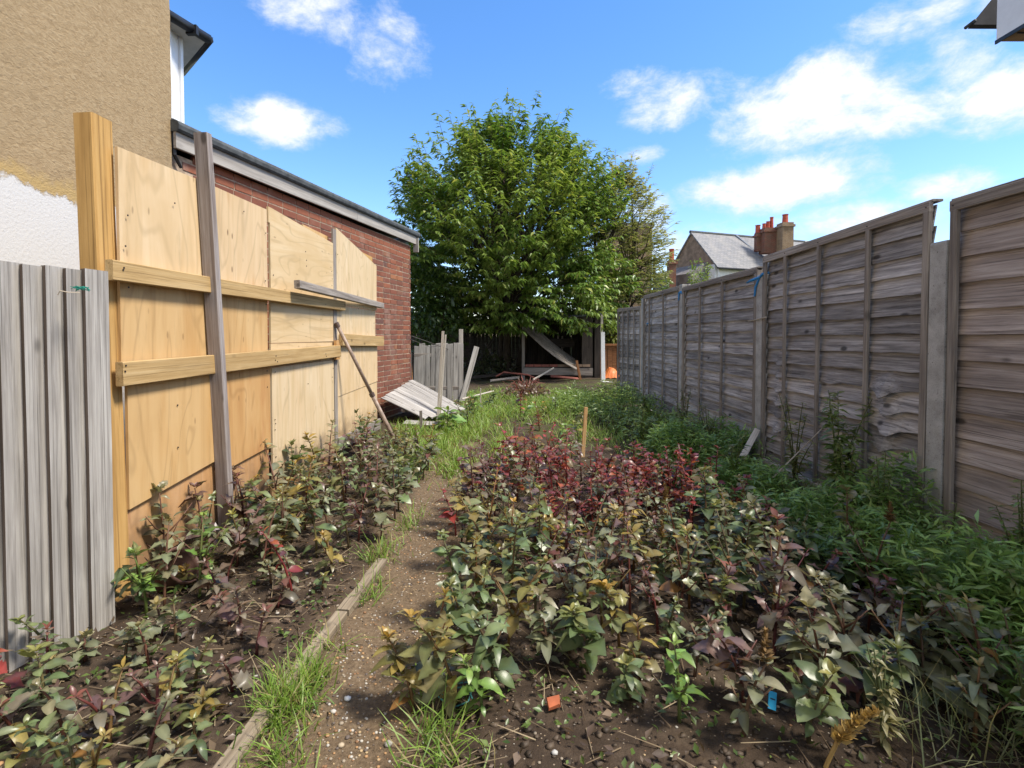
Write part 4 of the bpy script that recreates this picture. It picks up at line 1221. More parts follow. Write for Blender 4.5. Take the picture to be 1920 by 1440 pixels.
timber('front_plank', (.64, 14.27, .24), (2.5, 14.27, .22), .20, .03, (0, 1, 0), M['batten_grey'], shed)
bx_ = .66
while bx_ < 2.4:
    o = box('brick', (bx_, 14.24, .36), (bx_ + .21, 14.34, .425), M['mud_pipe'] if bx_ < 1.35 else M['brown_render'], shed); bx_ += .222
timber('lintel', (.6, 14.3, 1.66), (2.72, 14.3, 1.72), .10, .05, (0, 1, 0), M['dark_wood'], shed)
timber('shelf', (1.3, 15.0, 1.0), (2.1, 15.0, 1.0), .03, .25, (0, 0, 1), M['dark_wood'], shed)
timber('inner_strut', (1.78, 15.3, .75), (1.78, 15.3, 1.2), .05, .03, (0, 1, 0), M['pale_stick'], shed)
timber('inner_strut', (1.66, 15.3, 1.0), (1.66, 15.3, 1.3), .04, .03, (0, 1, 0), M['pale_stick'], shed)
timber('inner_strut', (1.72, 15.2, .8), (2.0, 15.2, 1.02), .04, .03, (0, 1, 0), M['batten_grey'], shed)
V = [(.62, 14.2, 1.6), (2.8, 14.2, 1.78), (2.8, 15.7, 1.9), (.62, 15.7, 1.75)]
mk('roof', V + [Vector(v) + Vector((0, 0, .03)) for v in V], boxmesh(1, 1, 1)[1], M['felt'], shed)
# fallen roof sheet
a, b = at(985, 622, 14.15), at(1085, 697, 14.05)
sh = empty('fallen_roof_sheet', b, 'sagging ribbed grey roof sheet slumped diagonally across the open shed', 'roof sheet')
n = 10
for i in range(5):
    V, Fc = [], []
    for k in range(n + 1):
        u = k / n
        p = a.lerp(b, u) + Vector((0, .05 + .14 * i * 1.0, 0)) + Vector((0, 0, -.10 * math.sin(math.pi * u) + .13 * i * (1 - u * .4) * .75 + .02))
        q = p + Vector((.0, .128, .115 * (1 - u * .4) * .75))
        V += [p, q, q + Vector((0, 0, .018)), p + Vector((0, 0, .018))]
    for k in range(n):
        for j in range(4):
            aa, bb = k * 4 + j, k * 4 + (j + 1) % 4
            Fc.append((aa, bb, bb + 4, aa + 4))
    Fc += [(0, 1, 2, 3), (n * 4 + 3, n * 4 + 2, n * 4 + 1, n * 4)]
    mk('slat', V, Fc, M['batten_grey'], sh)
wp_ = empty('white_post', at(1131, 712, 13.6), 'tall white painted post at the right front of the dark shed', 'post')
f0, f1 = at(1131, 718, 13.6), at(1130, 590, 13.6)
timber('shaft', f0, f1 - Vector((0, 0, .45)), .10, .06, (0, 1, 0), M['white_paint'], wp_, seg=4, rough=.04)
timber('upper_shaft', f1 - Vector((.03, 0, .46)), f1 - Vector((.02, 0, 0)), .06, .05, (0, 1, 0), M['pale_stick'], wp_, seg=2, rough=.05)
loose_bar('stake', at(1088, 712, 13.3), at(1081, 676, 13.3), .06, .05, (0, 1, 0), M['brown_fence'], 'short brown stake standing in front of the shed', 'stake', seg=3, rough=.1)
loose_bar('stick', at(1000, 712, 13.2), at(1038, 690, 14.1), .04, .03, (0, 1, .3), M['pale_stick'], 'pale stick leaning on the low brick sill of the shed', 'stick')
V, Fc = merge([tube([at(930, 706, 13.5), at(945, 698, 13.6), at(990, 703, 13.6), at(1010, 712, 13.4)], [.02, .025, .025, .02], 7)])
tag(mk('clay_pipe', V, Fc, M['mud_pipe'], smooth=True), 'reddish bent pipe lying under the tree by the shed', 'pipe')
c = at(1146, 706, 14.0)
V, Fc = [], []
nu, nv_ = 9, 7
for i in range(nu):
    for j in range(nv_):
        x = (i / (nu - 1) - .5) * .5; y = (j / (nv_ - 1) - .5) * .4
        V.append((c.x + x, c.y + y, .03 + max(0, .33 * (1 - (x / .27) ** 2) * (1 - (y / .22) ** 2)) + .07 * mnoise.noise(Vector((x * 9, y * 9, 2)))))
for i in range(nu - 1):
    for j in range(nv_ - 1):
        Fc.append((i * nv_ + j, (i + 1) * nv_ + j, (i + 1) * nv_ + j + 1, i * nv_ + j + 1))
tag(mk('orange_sack', V, Fc, M['orange_tarp']), 'crumpled orange plastic sack lying beyond the white post', 'sack')
c = at(1140, 722, 13.0)
V, Fc = boxmesh(.34, .2, .05)
tag(mk('white_slab', V, Fc, M['white_paint'], None, TM((c.x, c.y, .04)) @ Matrix.Rotation(.2, 4, 'Z') @ Matrix.Rotation(.1, 4, 'Y')), 'small white slab lying at the foot of the white post', 'slab')

for k_, (p0_, p1_, w_, mt_, lab_) in enumerate((((-.9, 14.2, .06), (.3, 14.6, .16), .12, 'dark_wood', 'dark plank lying under the tree left of the shed'), ((-.3, 13.4, .05), (.5, 13.7, .12), .09, 'batten_grey', 'grey plank lying before the tree trunks'),
        ((-1.0, 15.5, 0), (-.2, 15.9, 1.15), .1, 'dark_wood', 'dark board propped against the tree trunks'), ((.1, 16.2, 0), (-.5, 16.4, 1.0), .08, 'batten_grey', 'grey slat leaning on the dark back fence'), ((2.1, 14.0, .05), (1.3, 13.8, .14), .1, 'mud_pipe', 'reddish plank lying in front of the shed'))):
    loose_bar('plank', p0_, p1_, w_, .025, (0, -.5, 1), M[mt_], lab_, 'plank', seg=3, rough=.1, rag0=.05, rag1=.05, seed=k_)
bush('bramble', 'dark tangled bramble under the tree left of the shed', -.4, 15.0, .0, .7, .8, 700, .12, [(.03, .05, .015), (.09, .10, .04)], 27)
# broken grey panel leaning behind the corner of the extension
gp = empty('broken_panel', (-1.1, 9.6, 0), 'upright broken panel of grey vertical boards behind the brick corner', 'fence panel')
x = -1.60
for i in range(9):
    w = random.uniform(.085, .115)
    h = 1.07 + random.uniform(-.05, .02)
    lean = -.0 + i * .004
    timber('board', (x + w / 2, 9.5 + .012 * (i % 2), -.02), (x + w / 2 + random.uniform(-.012, .012), 9.62, h), w * .98, .016, (0, -1, .1), M['silver_wood'], gp, seg=3, rag1=.03, seed=i)
    x += w
timber('rail', (-1.6, 9.6, .85), (-.7, 9.63, .85), .06, .03, (0, 1, 0), M['batten_grey'], gp)
timber('rail', (-1.6, 9.54, .25), (-.7, 9.54, .25), .06, .03, (0, 1, 0), M['batten_grey'], gp)
loose_bar('post', (-.77, 9.9, 0), (-.765, 9.9, 1.33), .075, .07, (0, 1, 0), M['pale_stick'], 'rough pale post top standing up behind the broken grey panel', 'post', seg=5, rough=.1)
loose_bar('plank', (-.72, 9.45, 0.0), (-.46, 9.75, 1.0), .10, .025, (.3, -1, .2), M['silver_wood'], 'grey plank leaning at the right side of the broken panel', 'plank', seg=3)
loose_bar('post', (-1.50, 8.35, 0), (-1.52, 8.62, .92), .10, .08, (1, 0, 0), M['dark_wood'], 'short dark timber post against the corner of the brick extension', 'post', seg=2)
loose_bar('plank', (-1.48, 8.75, 0), (-1.55, 8.9, .85), .05, .03, (1, 0, 0), M['brown_fence'], 'thin brown board standing between the brick corner and the broken panel', 'plank')
st = empty('white_stake', (-.9, 7.35, 0), 'tall pale double batten stuck upright in the grass', 'stake')
timber('batten', (-.90, 7.35, -.02), (-.82, 7.35, 1.27), .035, .025, (0, 1, 0), M['pale_stick'], st, seg=3)
timber('batten', (-.872, 7.37, .0), (-.785, 7.37, 1.22), .022, .025, (0, 1, 0), M['pale_stick'], st, seg=3)
loose_bar('stake', at(790, 812, 6.6), at(789, 770, 6.6), .035, .03, (0, 1, 0), M['batten_grey'], 'short grey stake in the grass in front of the fallen boards', 'stake', seg=3, rough=.1)
loose_bar('stake', (.81, 5.18, -.02), (.845, 5.2, .49), .035, .028, (0, 1, 0), M['orange_stake'], 'new orange timber peg standing upright in the middle of the bed', 'stake', seg=2, rough=.05)
loose_bar('stake', at(901, 755, 8.6), at(901, 728, 8.6), .02, .02, (0, 1, 0), M['pale_stick'], 'small pale peg in the grass beyond the path', 'stake')
loose_bar('stick', at(866, 748, 9.2), at(925, 733, 9.9), .03, .02, (0, 0, 1), M['pale_stick'], 'pale stick lying on the grass beside the broken panel', 'stick')
mk_w = merge([tube([at(771, 630, 8.6), at(800, 640, 9.2), at(840, 655, 9.6)], [.006, .006, .006], 5), tube([at(771, 637, 8.6), at(805, 650, 9.3), at(830, 648, 9.6)], [.005, .005, .005], 5)])
tag(mk('loose_wire', *mk_w, M['wire']), 'two slack wires running from the brick corner to the broken panel', 'wire')
# fallen boards by the brick wall
fp = empty('collapsed_fence', (-1.1, 7.6, 0), 'collapsed grey board panel lying on a slant against the brick wall', 'fence panel')
qa, qb, qc, qd = Vector((-1.66, 7.2, .34)), Vector((-1.42, 8.3, .50)), Vector((-.58, 7.95, .09)), Vector((-1.02, 7.05, .07))
nrm = (qb - qa).cross(qd - qa).normalized()
if nrm.z < 0: nrm = -nrm
for i in range(8):
    u = (i + .5) / 8
    p0, p1 = qa.lerp(qb, u), qd.lerp(qc, u)
    timber('board', p0 + nrm * .006 * (i % 2), p1 + nrm * (.006 * (i % 2)) + (p1 - p0) * random.uniform(-.04, .06), .135, .016, nrm, M['silver_wood'], fp, seg=4, rag1=.03, bow=random.uniform(-.01, .01), seed=i)
timber('rail', qa.lerp(qd, .5) - nrm * .03, qb.lerp(qc, .5) - nrm * .03, .06, .035, nrm, M['batten_grey'], fp)
loose_bar('plank', (-1.30, 6.95, .05), (-.72, 6.75, .05), .12, .02, (0, -.3, 1), M['silver_wood'], 'short loose grey board lying in the grass below the fallen panel', 'plank', seg=3, rag0=.03, rag1=.04)

# ------------------------------------------------------------------ path edging
ed = empty('path_edging', (-.72, 2.0, 0), 'half buried timber edging board along the left side of the path', 'edging')
for i, (y0, y1, x0, x1) in enumerate(((1.0, 1.62, -.80, -.745), (1.64, 2.22, -.75, -.69), (2.24, 2.75, -.69, -.635))):
    timber('edging_board', (x0, y0, gz(x0, y0) + .004), (x1, y1, gz(x1, y1) + .008), .052, .04, (0, .0, 1), M['edging_wood'], ed, seg=6, rough=.12, bow=.004, seed=i)

# ------------------------------------------------------------------ bed plants
PAL = {
 'green':  [(.11, .155, .065), (.135, .19, .08), (.09, .13, .06), (.17, .21, .09)],
 'grey':   [(.18, .205, .115), (.22, .235, .135), (.15, .16, .095), (.21, .195, .115)],
 'purple': [(.16, .10, .085), (.19, .135, .10), (.14, .125, .09), (.21, .18, .13), (.13, .075, .075)],
 'red':    [(.27, .045, .04), (.20, .05, .055), (.32, .09, .045), (.19, .09, .08), (.18, .14, .08), (.15, .055, .06)],
 'bronze': [(.21, .20, .07), (.29, .22, .06), (.16, .18, .075), (.22, .19, .09)],
 'fresh':  [(.15, .27, .055), (.19, .31, .07), (.12, .21, .055)],
}
TOP = {'green': (.34, .31, .08), 'grey': (.32, .25, .10), 'purple': (.24, .08, .06), 'red': (.27, .045, .055), 'bronze': (.50, .29, .05), 'fresh': (.28, .38, .09)}
STEM = {'green': (.10, .07, .03), 'grey': (.12, .06, .035), 'purple': (.10, .03, .025), 'red': (.14, .025, .02), 'bronze': (.14, .07, .025), 'fresh': (.10, .12, .03)}
def plant(x, y, h, nl, ls, pal, label, group, seed, separate, spike=None, lean=.5, cat='plant', name='leafy_plant'):
    rnd = random.Random(seed)
    z = gz(x, y)
    root = empty(name, (x, y, z), label, cat, group)
    la = rnd.uniform(0, 6.28); lk = rnd.uniform(0, lean) * h
    def axis(u): return Vector((math.cos(la) * lk * u * u, math.sin(la) * lk * u * u, h * u))
    pts = [axis(u) + Vector((x, y, z)) for u in (-.02, .25, .5, .75, .97)]
    V, Fc = tube(pts, [.0065, .0058, .005, .004, .002], 5)
    base = Vector((x, y, z))
    so = mk('stem', [v - base for v in V], Fc, M['stem'], root, TM(base), smooth=True)
    so.color = (*[c * rnd.uniform(.8, 1.2) for c in STEM[pal]], 1)
    P_, D_, N_, S_, C_, K_ = [], [], [], [], [], []
    ang = rnd.uniform(0, 6.28)
    topk = rnd.random() ** 1.5
    arms = [(Vector((0, 0, 0)), Vector((0, 0, 0)), 1.0)]
    if h > .2 and rnd.random() < .75:
        for q in range(rnd.randint(2, 4)):
            az = rnd.uniform(0, 6.28); u0 = rnd.uniform(.25, .55); ln = h * rnd.uniform(.25, .42)
            arms.append((axis(u0), Vector((math.cos(az) * ln * .75, math.sin(az) * ln * .75, ln * rnd.uniform(.7, 1.1))), .85))
    bias = rnd.uniform(.55, .95)
    armv = []
    for i in range(nl):
        ka = 0 if rnd.random() < (1.0 if len(arms) == 1 else .5) else rnd.randrange(1, len(arms))
        u = .15 + .85 * ((i + .5) / nl) ** bias
        u = min(1, u + rnd.uniform(-.04, .04))
        ang += 2.4 + rnd.uniform(-.5, .5)
        pitch = -.15 + .6 * u ** 2.5 + rnd.uniform(-.35, .35)
        size = ls * (1.08 - .5 * max(0, u - .65) / .35) * rnd.uniform(.55, 1.3) * (.8 if u < .3 else 1)
        d = Vector((math.cos(ang) * math.cos(pitch), math.sin(ang) * math.cos(pitch), math.sin(pitch)))
        nrm = Vector((rnd.uniform(-.5, .5), rnd.uniform(-.5, .5), 1)) - d * 0.1
        c = np.array(rnd.choice(PAL[pal])) * rnd.uniform(.7, 1.35)
        if u > .78:
            k = min(1, (u - .78) / .18) * rnd.uniform(.2, 1) * topk
            c = c * (1 - k) + np.array(TOP[pal]) * k * rnd.uniform(.7, 1.1)
        elif rnd.random() < .04 and pal != 'fresh': c = np.array(rnd.choice([(.26, .13, .04), (.30, .24, .07), (.17, .07, .06)]))
        if ka == 0: pos = axis(u)
        else: pos = arms[ka][0] + arms[ka][1] * max(0, (u - .3) / .7); size *= .85
        P_.append(base + pos); D_.append(d); N_.append(nrm); S_.append(size); C_.append(c); K_.append(rnd.randrange(len(LM)))
    if len(arms) > 1:
        V, Fc = merge([tube([a0, a0 + av * .5 + Vector((0, 0, -.01)), a0 + av], [.0045, .0035, .002], 5) for a0, av, _ in arms[1:]])
        mk('side_shoots', V, Fc, M['stem'], root, TM(base), smooth=True).color = so.color
    # crown of small leaves
    for i in range(4):
        ang += 1.6; pitch = .6 + rnd.uniform(-.3, .4)
        d = Vector((math.cos(ang) * math.cos(pitch), math.sin(ang) * math.cos(pitch), math.sin(pitch)))
        P_.append(base + axis(.98)); D_.append(d); N_.append(Vector((0, 0, 1)) + Vector((rnd.uniform(-.3, .3), rnd.uniform(-.3, .3), 0))); S_.append(ls * rnd.uniform(.35, .55))
        kk = .25 + .75 * topk; C_.append((np.array(TOP[pal]) * kk + np.array(rnd.choice(PAL[pal])) * (1 - kk)) * rnd.uniform(.6, 1.15)); K_.append(rnd.choice((0, 1, 3)))
    if separate:
        for p, d, n_, s_, c, k in zip(P_, D_, N_, S_, C_, K_):
            Mx = TM(p) @ frame(d, n_) @ Matrix.Diagonal((s_, s_ * rnd.uniform(.85, 1.15), s_, 1))
            inst('leaf', LM[k], Mx, root, color=tuple(c))
    else:
        for k in range(len(LT)):
            idx = [i for i, q in enumerate(K_) if q == k]
        P2 = np.array([tuple(v) for v in P_]); D2 = np.array([tuple(v) for v in D_]); N2 = np.array([tuple(v) for v in N_])
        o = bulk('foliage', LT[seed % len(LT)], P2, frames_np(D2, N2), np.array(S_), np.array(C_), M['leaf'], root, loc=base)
    if spike:
        n = 70
        rng = np.random.default_rng(seed)
        u = rng.random(n)
        top = np.array(base + axis(.95))
        hh = spike
        p = top + np.stack([np.zeros(n), np.zeros(n), u * hh], 1)
        a_ = rng.random(n) * 6.28
        d = np.stack([np.cos(a_), np.sin(a_), .6 + u * .8], 1)
        c = np.array([(.24, .15, .065)]) * rng.uniform(.6, 1.2, (n, 1))
        bulk('seed_spike', SMALL_LEAF, p, frames_np(d, np.tile([[.1, .1, 1.]], (n, 1))), .030 * (1.15 - u * .7), c, M['spike'], root, loc=base, smooth=False)
    return root

def scatter(n, x0, x1, y0, y1, mind, ok, seed, tries=6000):
    rnd = random.Random(seed); pts = []
    while len(pts) < n and tries > 0:
        tries -= 1
        x, y = rnd.uniform(x0, x1), rnd.uniform(y0, y1)
        if not ok(x, y): continue
        if all((x - a) ** 2 + (y - b) ** 2 > mind ** 2 for a, b in pts): pts.append((x, y))
    return pts
def right_ok(x, y):
    left = -.26 + .06 * math.sin(y * 3.1) + max(0, (y - 3.2) * .10)
    right = 1.62 - .10 * math.sin(y * 2.3) - max(0, (y - 3.4) * .45)
    front = 1.70 + .10 * math.sin(x * 5.0) - (.18 if x > .9 else 0) - (.1 if x > 1.3 else 0)
    back = 4.25 + .2 * math.sin(x * 4)
    return left < x < right and front < y < back
GR = 'leafy plants crowding the right hand bed'
GL = 'leafy plants in the left hand bed by the hoarding'
GF = 'scattered plants farther down the garden'
pts = sorted(scatter(182, -.3, 1.8, 1.5, 4.5, .118, right_ok, 5), key=lambda p: p[1])
rnd = random.Random(99)
for i, (x, y) in enumerate(pts):
    dr = min(math.hypot(x - .45, (y - 3.75) * .8), math.hypot(x - .85, (y - 3.7) * .9) , math.hypot(x - 1.35, y - 3.5))
    if dr < .42 and rnd.random() < .85: pal = 'red'
    elif y > 2.9: pal = rnd.choice(['purple', 'purple', 'grey', 'bronze', 'red'])
    elif x < .12: pal = rnd.choice(['bronze', 'bronze', 'green', 'green'])
    elif x > .9: pal = rnd.choice(['grey', 'grey', 'purple', 'green'])
    else: pal = rnd.choice(['green', 'grey', 'green', 'bronze', 'purple'])
    h = rnd.uniform(.24, .48) * (1.0 if y > 2 else .8)
    if pal == 'red': h *= 1.05
    ls = rnd.uniform(.052, .090) * (1.12 if x > .9 and y < 2.6 else 1)
    side = 'on the path side' if x < .05 else ('left of the middle' if x < .4 else ('in the middle' if x < .75 else ('right of the middle' if x < 1.15 else 'on the fence side')))
    zone = 'front' if y < 2.0 else ('second' if y < 2.3 else ('third' if y < 2.65 else ('fourth' if y < 3.1 else ('fifth' if y < 3.6 else 'rearmost'))))
    tall = 'tall' if h > .42 else ('short' if h < .34 else 'middling')
    lab = tall + ' ' + {'red': 'red leaved plant', 'purple': 'purplish plant', 'grey': 'grey green plant', 'green': 'dark green plant', 'bronze': 'bronze tipped plant'}[pal] + f', {zone} row of the right hand bed, {side}'
    sp = rnd.uniform(.08, .16) if (x > .7 and y < 3 and rnd.random() < .07) else None
    plant(x, y, h, rnd.randint(26, 40) if y < 3.4 else 30, ls, pal, lab, GR, 1000 + i, y < 3.3, sp)
def left_ok(x, y):
    hx = -1.75 + .061 * (y - 2.39) + .08 if y > 2.1 else -1.55 + (y - 2.15) * .504 + .06
    right = -.80 if y < 2.6 else -.66
    return hx < x < right
pts = scatter(72, -1.8, -.6, 2.2, 5.3, .125, lambda x, y: left_ok(x, y) and y > (2.2 if x < -1.36 else 2.7 + max(0, (x + 1.2)) * .3), 6)
for i, (x, y) in enumerate(pts):
    pal = rnd.choice(['grey', 'green', 'purple', 'grey', 'green', 'bronze'])
    lab = {'purple': 'purplish plant', 'grey': 'grey green plant', 'green': 'dark green plant', 'bronze': 'bronze tipped plant'}[pal] + (' crowded at the foot of the plywood hoarding' if x < -1.15 else ' in the left hand bed beside the path') + (', far end' if y > 4.4 else (', middle part' if y > 3.6 else ', near end'))
    hh = rnd.uniform(.26, .46); lab = ('tall ' if hh > .36 else ('short ' if hh < .29 else 'middling ')) + lab
    plant(x, y, hh, 28, rnd.uniform(.06, .10), pal, lab, GL, 2000 + i, y < 3.5)
# sparse plants in the near left bed
near = [(-1.50, 2.18, .30, 'fresh', 'glossy round leaved green seedling at the foot of the silver fence'), (-1.38, 2.36, .36, 'fresh', 'bright green round leaved plant beside the brown pot'),
        (-1.18, 2.55, .36, 'grey', 'dark topped green plant standing alone before the hoarding'), (-.93, 2.30, .36, 'red', 'tall pink stemmed red plant standing alone beside the edging'),
        (-1.02, 2.02, .20, 'purple', 'low pinkish plant on the bare soil of the left bed'), (-1.12, 2.12, .15, 'purple', 'small pink leaved plant behind the low pinkish one'),
        (-.86, 2.62, .22, 'bronze', 'small bronze plant near the end of the edging'), (-1.28, 1.86, .16, 'grey', 'small pale plant in the near left bed'), (-1.52, 1.72, .22, 'purple', 'purple leaved plant at the left edge under the silver fence'),
        (-1.42, 1.60, .22, 'green', 'broad leaved green plant at the left edge'), (-1.30, 1.52, .2, 'grey', 'grey green plant in the lower left corner'), (-1.15, 1.50, .2, 'bronze', 'bronze plant in the lower left corner'),
        (-1.02, 1.55, .18, 'bronze', 'yellowish plant in the lower left, nearest the edging'), (-1.20, 1.40, .2, 'green', 'dark green plant at the bottom left of the picture'), (-.98, 1.42, .17, 'grey', 'pale green plant at the bottom edge left of the edging'),
        (-.90, 1.72, .13, 'purple', 'tiny reddish plant beside the edging board'), (-1.36, 2.06, .14, 'grey', 'tiny grey plant below the silver fence'), (-1.60, 1.62, .2, 'red', 'reddish topped plant at the extreme left edge'),
        (-1.05, 1.68, .14, 'green', 'small low green plant in the near left bed'), (-1.42, 1.42, .18, 'grey', 'greyish plant in the bottom left corner'), (-1.08, 1.30, .19, 'green', 'leafy plant cut by the bottom edge at the left'),
        (-1.62, 1.86, .2, 'green', 'green plant hugging the base of the silver fence'), (-1.26, 2.30, .18, 'purple', 'dull purple seedling between the brown pot and the path'), (-.98, 2.42, .2, 'grey', 'wiry grey plant halfway along the left bed')]
for i, (x, y, h, pal, lab) in enumerate(near):
    plant(x, y, h, 16 if h > .17 else 11, rnd.uniform(.055, .085) * (1.15 if pal == 'fresh' else 1), pal, lab, None, 3000 + i, True)
GN = 'small weeds scattered over the near left bed'
pts = scatter(30, -1.75, -.80, 1.3, 2.75, .12, lambda x, y: left_ok(x, y) and (y < 1.72 or random.random() < .35 or x < -1.45), 16)
for i, (x, y) in enumerate(pts):
    pal = rnd.choice(['green', 'grey', 'purple', 'bronze', 'grey', 'green'])
    hh = rnd.uniform(.08, .22) * (1.1 if y < 1.7 else .8)
    lab = ('taller ' if hh > .16 else 'low ') + {'purple': 'pinkish brown weed', 'grey': 'grey green weed', 'green': 'green weed', 'bronze': 'yellowish weed'}[pal] + (' in the bottom left corner' if y < 1.55 else (' on bare soil beside the edging' if x > -1.1 else ' below the silver fence'))
    plant(x, y, hh, rnd.randint(8, 14), rnd.uniform(.05, .085), pal, lab, GN, 3400 + i, True, name='low_weed')
# front row of the right bed
front = [(-.06, 1.62, .20, 'fresh', 'fresh green weed at the front left corner of the right bed'), (.42, 1.70, .13, 'green', 'small green seedling before the right bed'), (.55, 1.58, .24, 'fresh', 'light green bushy plant at the front of the right bed'),
         (.72, 1.52, .26, 'grey', 'pale broad leaved plant by the blue tag'), (1.32, 1.72, .3, 'grey', 'large leaved grey plant at the front right corner'), (1.46, 1.86, .32, 'grey', 'large drooping leaved plant at the right edge of the bed')]
for i, (x, y, h, pal, lab) in enumerate(front):
    plant(x, y, h, 20, rnd.uniform(.06, .085), pal, lab, None, 3200 + i, True, spike=.1 if i == 3 else None)
# farther ones
pts = scatter(30, -.75, 2.0, 4.4, 9.5, .3, lambda x, y: not (-.72 < x < .05 and y < 7), 8)
for i, (x, y) in enumerate(pts):
    pal = rnd.choice(['fresh', 'green', 'bronze', 'green', 'red'] if x < 1.0 else ['fresh', 'green', 'grey'])
    plant(x, y, rnd.uniform(.16, .34), 14, rnd.uniform(.08, .12), pal, {'fresh': 'bright green weed', 'green': 'dark green weed', 'bronze': 'yellowish weed', 'red': 'reddish weed', 'grey': 'pale green weed'}[pal] + (' beside the far right hand fence' if x > 1.2 else ' in the grass beyond the beds'), GF, 4000 + i, False, name='leafy_weed')
# the big dock in the grass near the fallen boards
plant(-.68, 6.6, .28, 16, .24, 'fresh', 'large bright green dock plant below the fallen boards', None, 4100, True, lean=.02)
plant(-.50, 8.1, .35, 18, .16, 'fresh', 'leafy green clump right of the fallen boards', None, 4101, True)

# tall fence-side weeds
def tall_weed(x, y, h, label, seed, n=150, ls=.055, cols=((.13, .22, .055), (.26, .36, .10)), spread=.25):
    rnd = random.Random(seed)
    base = Vector((x, y, gz(x, y)))
    root = empty('tall_weed', base, label, 'weed')
    parts = []; P_, D_, N_, S_, C_ = [], [], [], [], []
    for b in range(6):
        az = rnd.uniform(0, 6.28); hh = h * rnd.uniform(.55, 1.0); sp = spread * rnd.uniform(.2, 1)
        pts = [Vector((math.cos(az) * sp * u * u * h, math.sin(az) * sp * u * u * h, hh * u)) for u in (0, .3, .6, .85, 1)]
        parts.append(tube(pts, [.006, .005, .004, .003, .0015], 5))
        for k in range(n // 6):
            u = rnd.uniform(.1, 1)
            f = u * 4 * .999; j = int(f)
            p = pts[j].lerp(pts[min(4, j + 1)], f - j)
            a2 = rnd.uniform(0, 6.28)
            d = Vector((math.cos(a2), math.sin(a2), rnd.uniform(-.5, .6)))
            P_.append(p + base); D_.append(d); N_.append(Vector((rnd.uniform(-.4, .4), rnd.uniform(-.4, .4), 1)))
            S_.append(ls * (1.25 - u * .75) * rnd.uniform(.6, 1.4))
            c = np.array(cols[0]) + (np.array(cols[1]) - np.array(cols[0])) * rnd.random()
            if u > .8: c = c * .4 + np.array((.24, .24, .10)) * .6
            C_.append(c)
    mk('stem', *merge(parts), M['stem'], root, TM(base)).color = (.09, .11, .04, 1)
    arr = lambda L: np.array([tuple(v) for v in L])
    bulk('foliage', TREE_LEAF, arr(P_), frames_np(arr(D_), arr(N_)), np.array(S_), np.array(C_), M['leaf'], root, loc=base, smooth=False)
    return root
tall_weed(2.08, 3.2, 1.0, 'tall feathery green weed climbing against the curled fence panel', 31, 420, .10, ((.11, .18, .05), (.24, .32, .09)), spread=.22)
tall_weed(2.02, 3.02, .62, 'leafy green weed just left of the nearest concrete post', 32, 240, .09)
tall_weed(1.95, 4.9, .55, 'wispy yellow weed in front of the third fence panel', 33, 200, .06, ((.14, .15, .05), (.26, .25, .10)))
tall_weed(2.05, 5.8, .6, 'pale wispy weed in front of the third fence panel, farther back', 34, 200, .06, ((.13, .15, .05), (.24, .24, .10)))
tall_weed(1.9, 6.8, .5, 'bushy green weed below the fourth fence panel', 35, 240, .08)
tall_weed(2.08, 2.4, .42, 'feathery green weed at the foot of the nearest concrete post', 36, 260, .06)
tall_weed(2.05, 1.95, .4, 'green weed low against the nearest brown panel', 37, 260, .06)
tall_weed(1.75, 3.9, .5, 'green weed behind the right bed by the leaning batten', 38, 240, .07)
tall_weed(1.12, 1.50, .34, 'dry yellow wispy weed at the lower right of the bed', 39, 90, .045, ((.26, .24, .10), (.40, .36, .18)))
tall_weed(1.5, 1.45, .3, 'thin yellow stalk weed near the lower right corner', 40, 60, .04, ((.22, .24, .09), (.36, .34, .16)))
tall_weed(2.12, 3.75, .75, 'wispy pale weed beside the gravel board of the curled panel', 41, 240, .07, ((.17, .20, .07), (.32, .34, .13)))
tall_weed(2.0, 2.72, .55, 'feathery weed in front of the nearest concrete post', 42, 300, .07, ((.13, .22, .06), (.26, .36, .11)))
tall_weed(2.12, 2.1, .6, 'tall feathery weed against the middle of the nearest brown panel', 43, 300, .065, ((.13, .22, .06), (.26, .36, .11)))
tall_weed(1.85, 1.75, .45, 'bushy feathery weed at the right edge of the picture', 44, 320, .06, ((.13, .22, .06), (.26, .36, .11)))
tall_weed(1.7, 4.6, .6, 'pale branching weed between the bed and the third panel', 45, 220, .075, ((.17, .21, .07), (.30, .33, .12)))
tall_weed(1.45, 5.3, .5, 'leafy green weed beyond the right hand bed', 46, 240, .09)
# golden spike in the foreground
gs = empty('golden_seed_head', (.94, 1.42, 0), 'golden dry seed head leaning in the bottom right foreground', 'seed head')
axis_ = [Vector((.90, 1.42, 0)), Vector((.93, 1.42, .07)), Vector((.99, 1.42, .13)), Vector((1.04, 1.42, .16))]
mk('stem', *tube(axis_, [.006, .006, .005, .003], 6), M['stem'], gs).color = (.35, .22, .07, 1)
rng = np.random.default_rng(77); n = 130; u = rng.random(n)
p = np.array([tuple(axis_[1].lerp(axis_[2], min(1, k * 2)) if k < .5 else axis_[2].lerp(axis_[3], k * 2 - 1)) for k in u])
a_ = rng.random(n) * 6.28
d = np.stack([np.cos(a_) * .8 + .4, np.sin(a_) * .8, np.abs(np.sin(a_ * 1.7)) + .2], 1)
bulk('seeds', SMALL_LEAF, p, frames_np(d, rng.normal(size=(n, 3))), .032 * (1.2 - u * .6), np.array([(.50, .34, .12)]) * rng.uniform(.6, 1.2, (n, 1)), M['spike'], gs, loc=(.94, 1.42, 0), smooth=False)
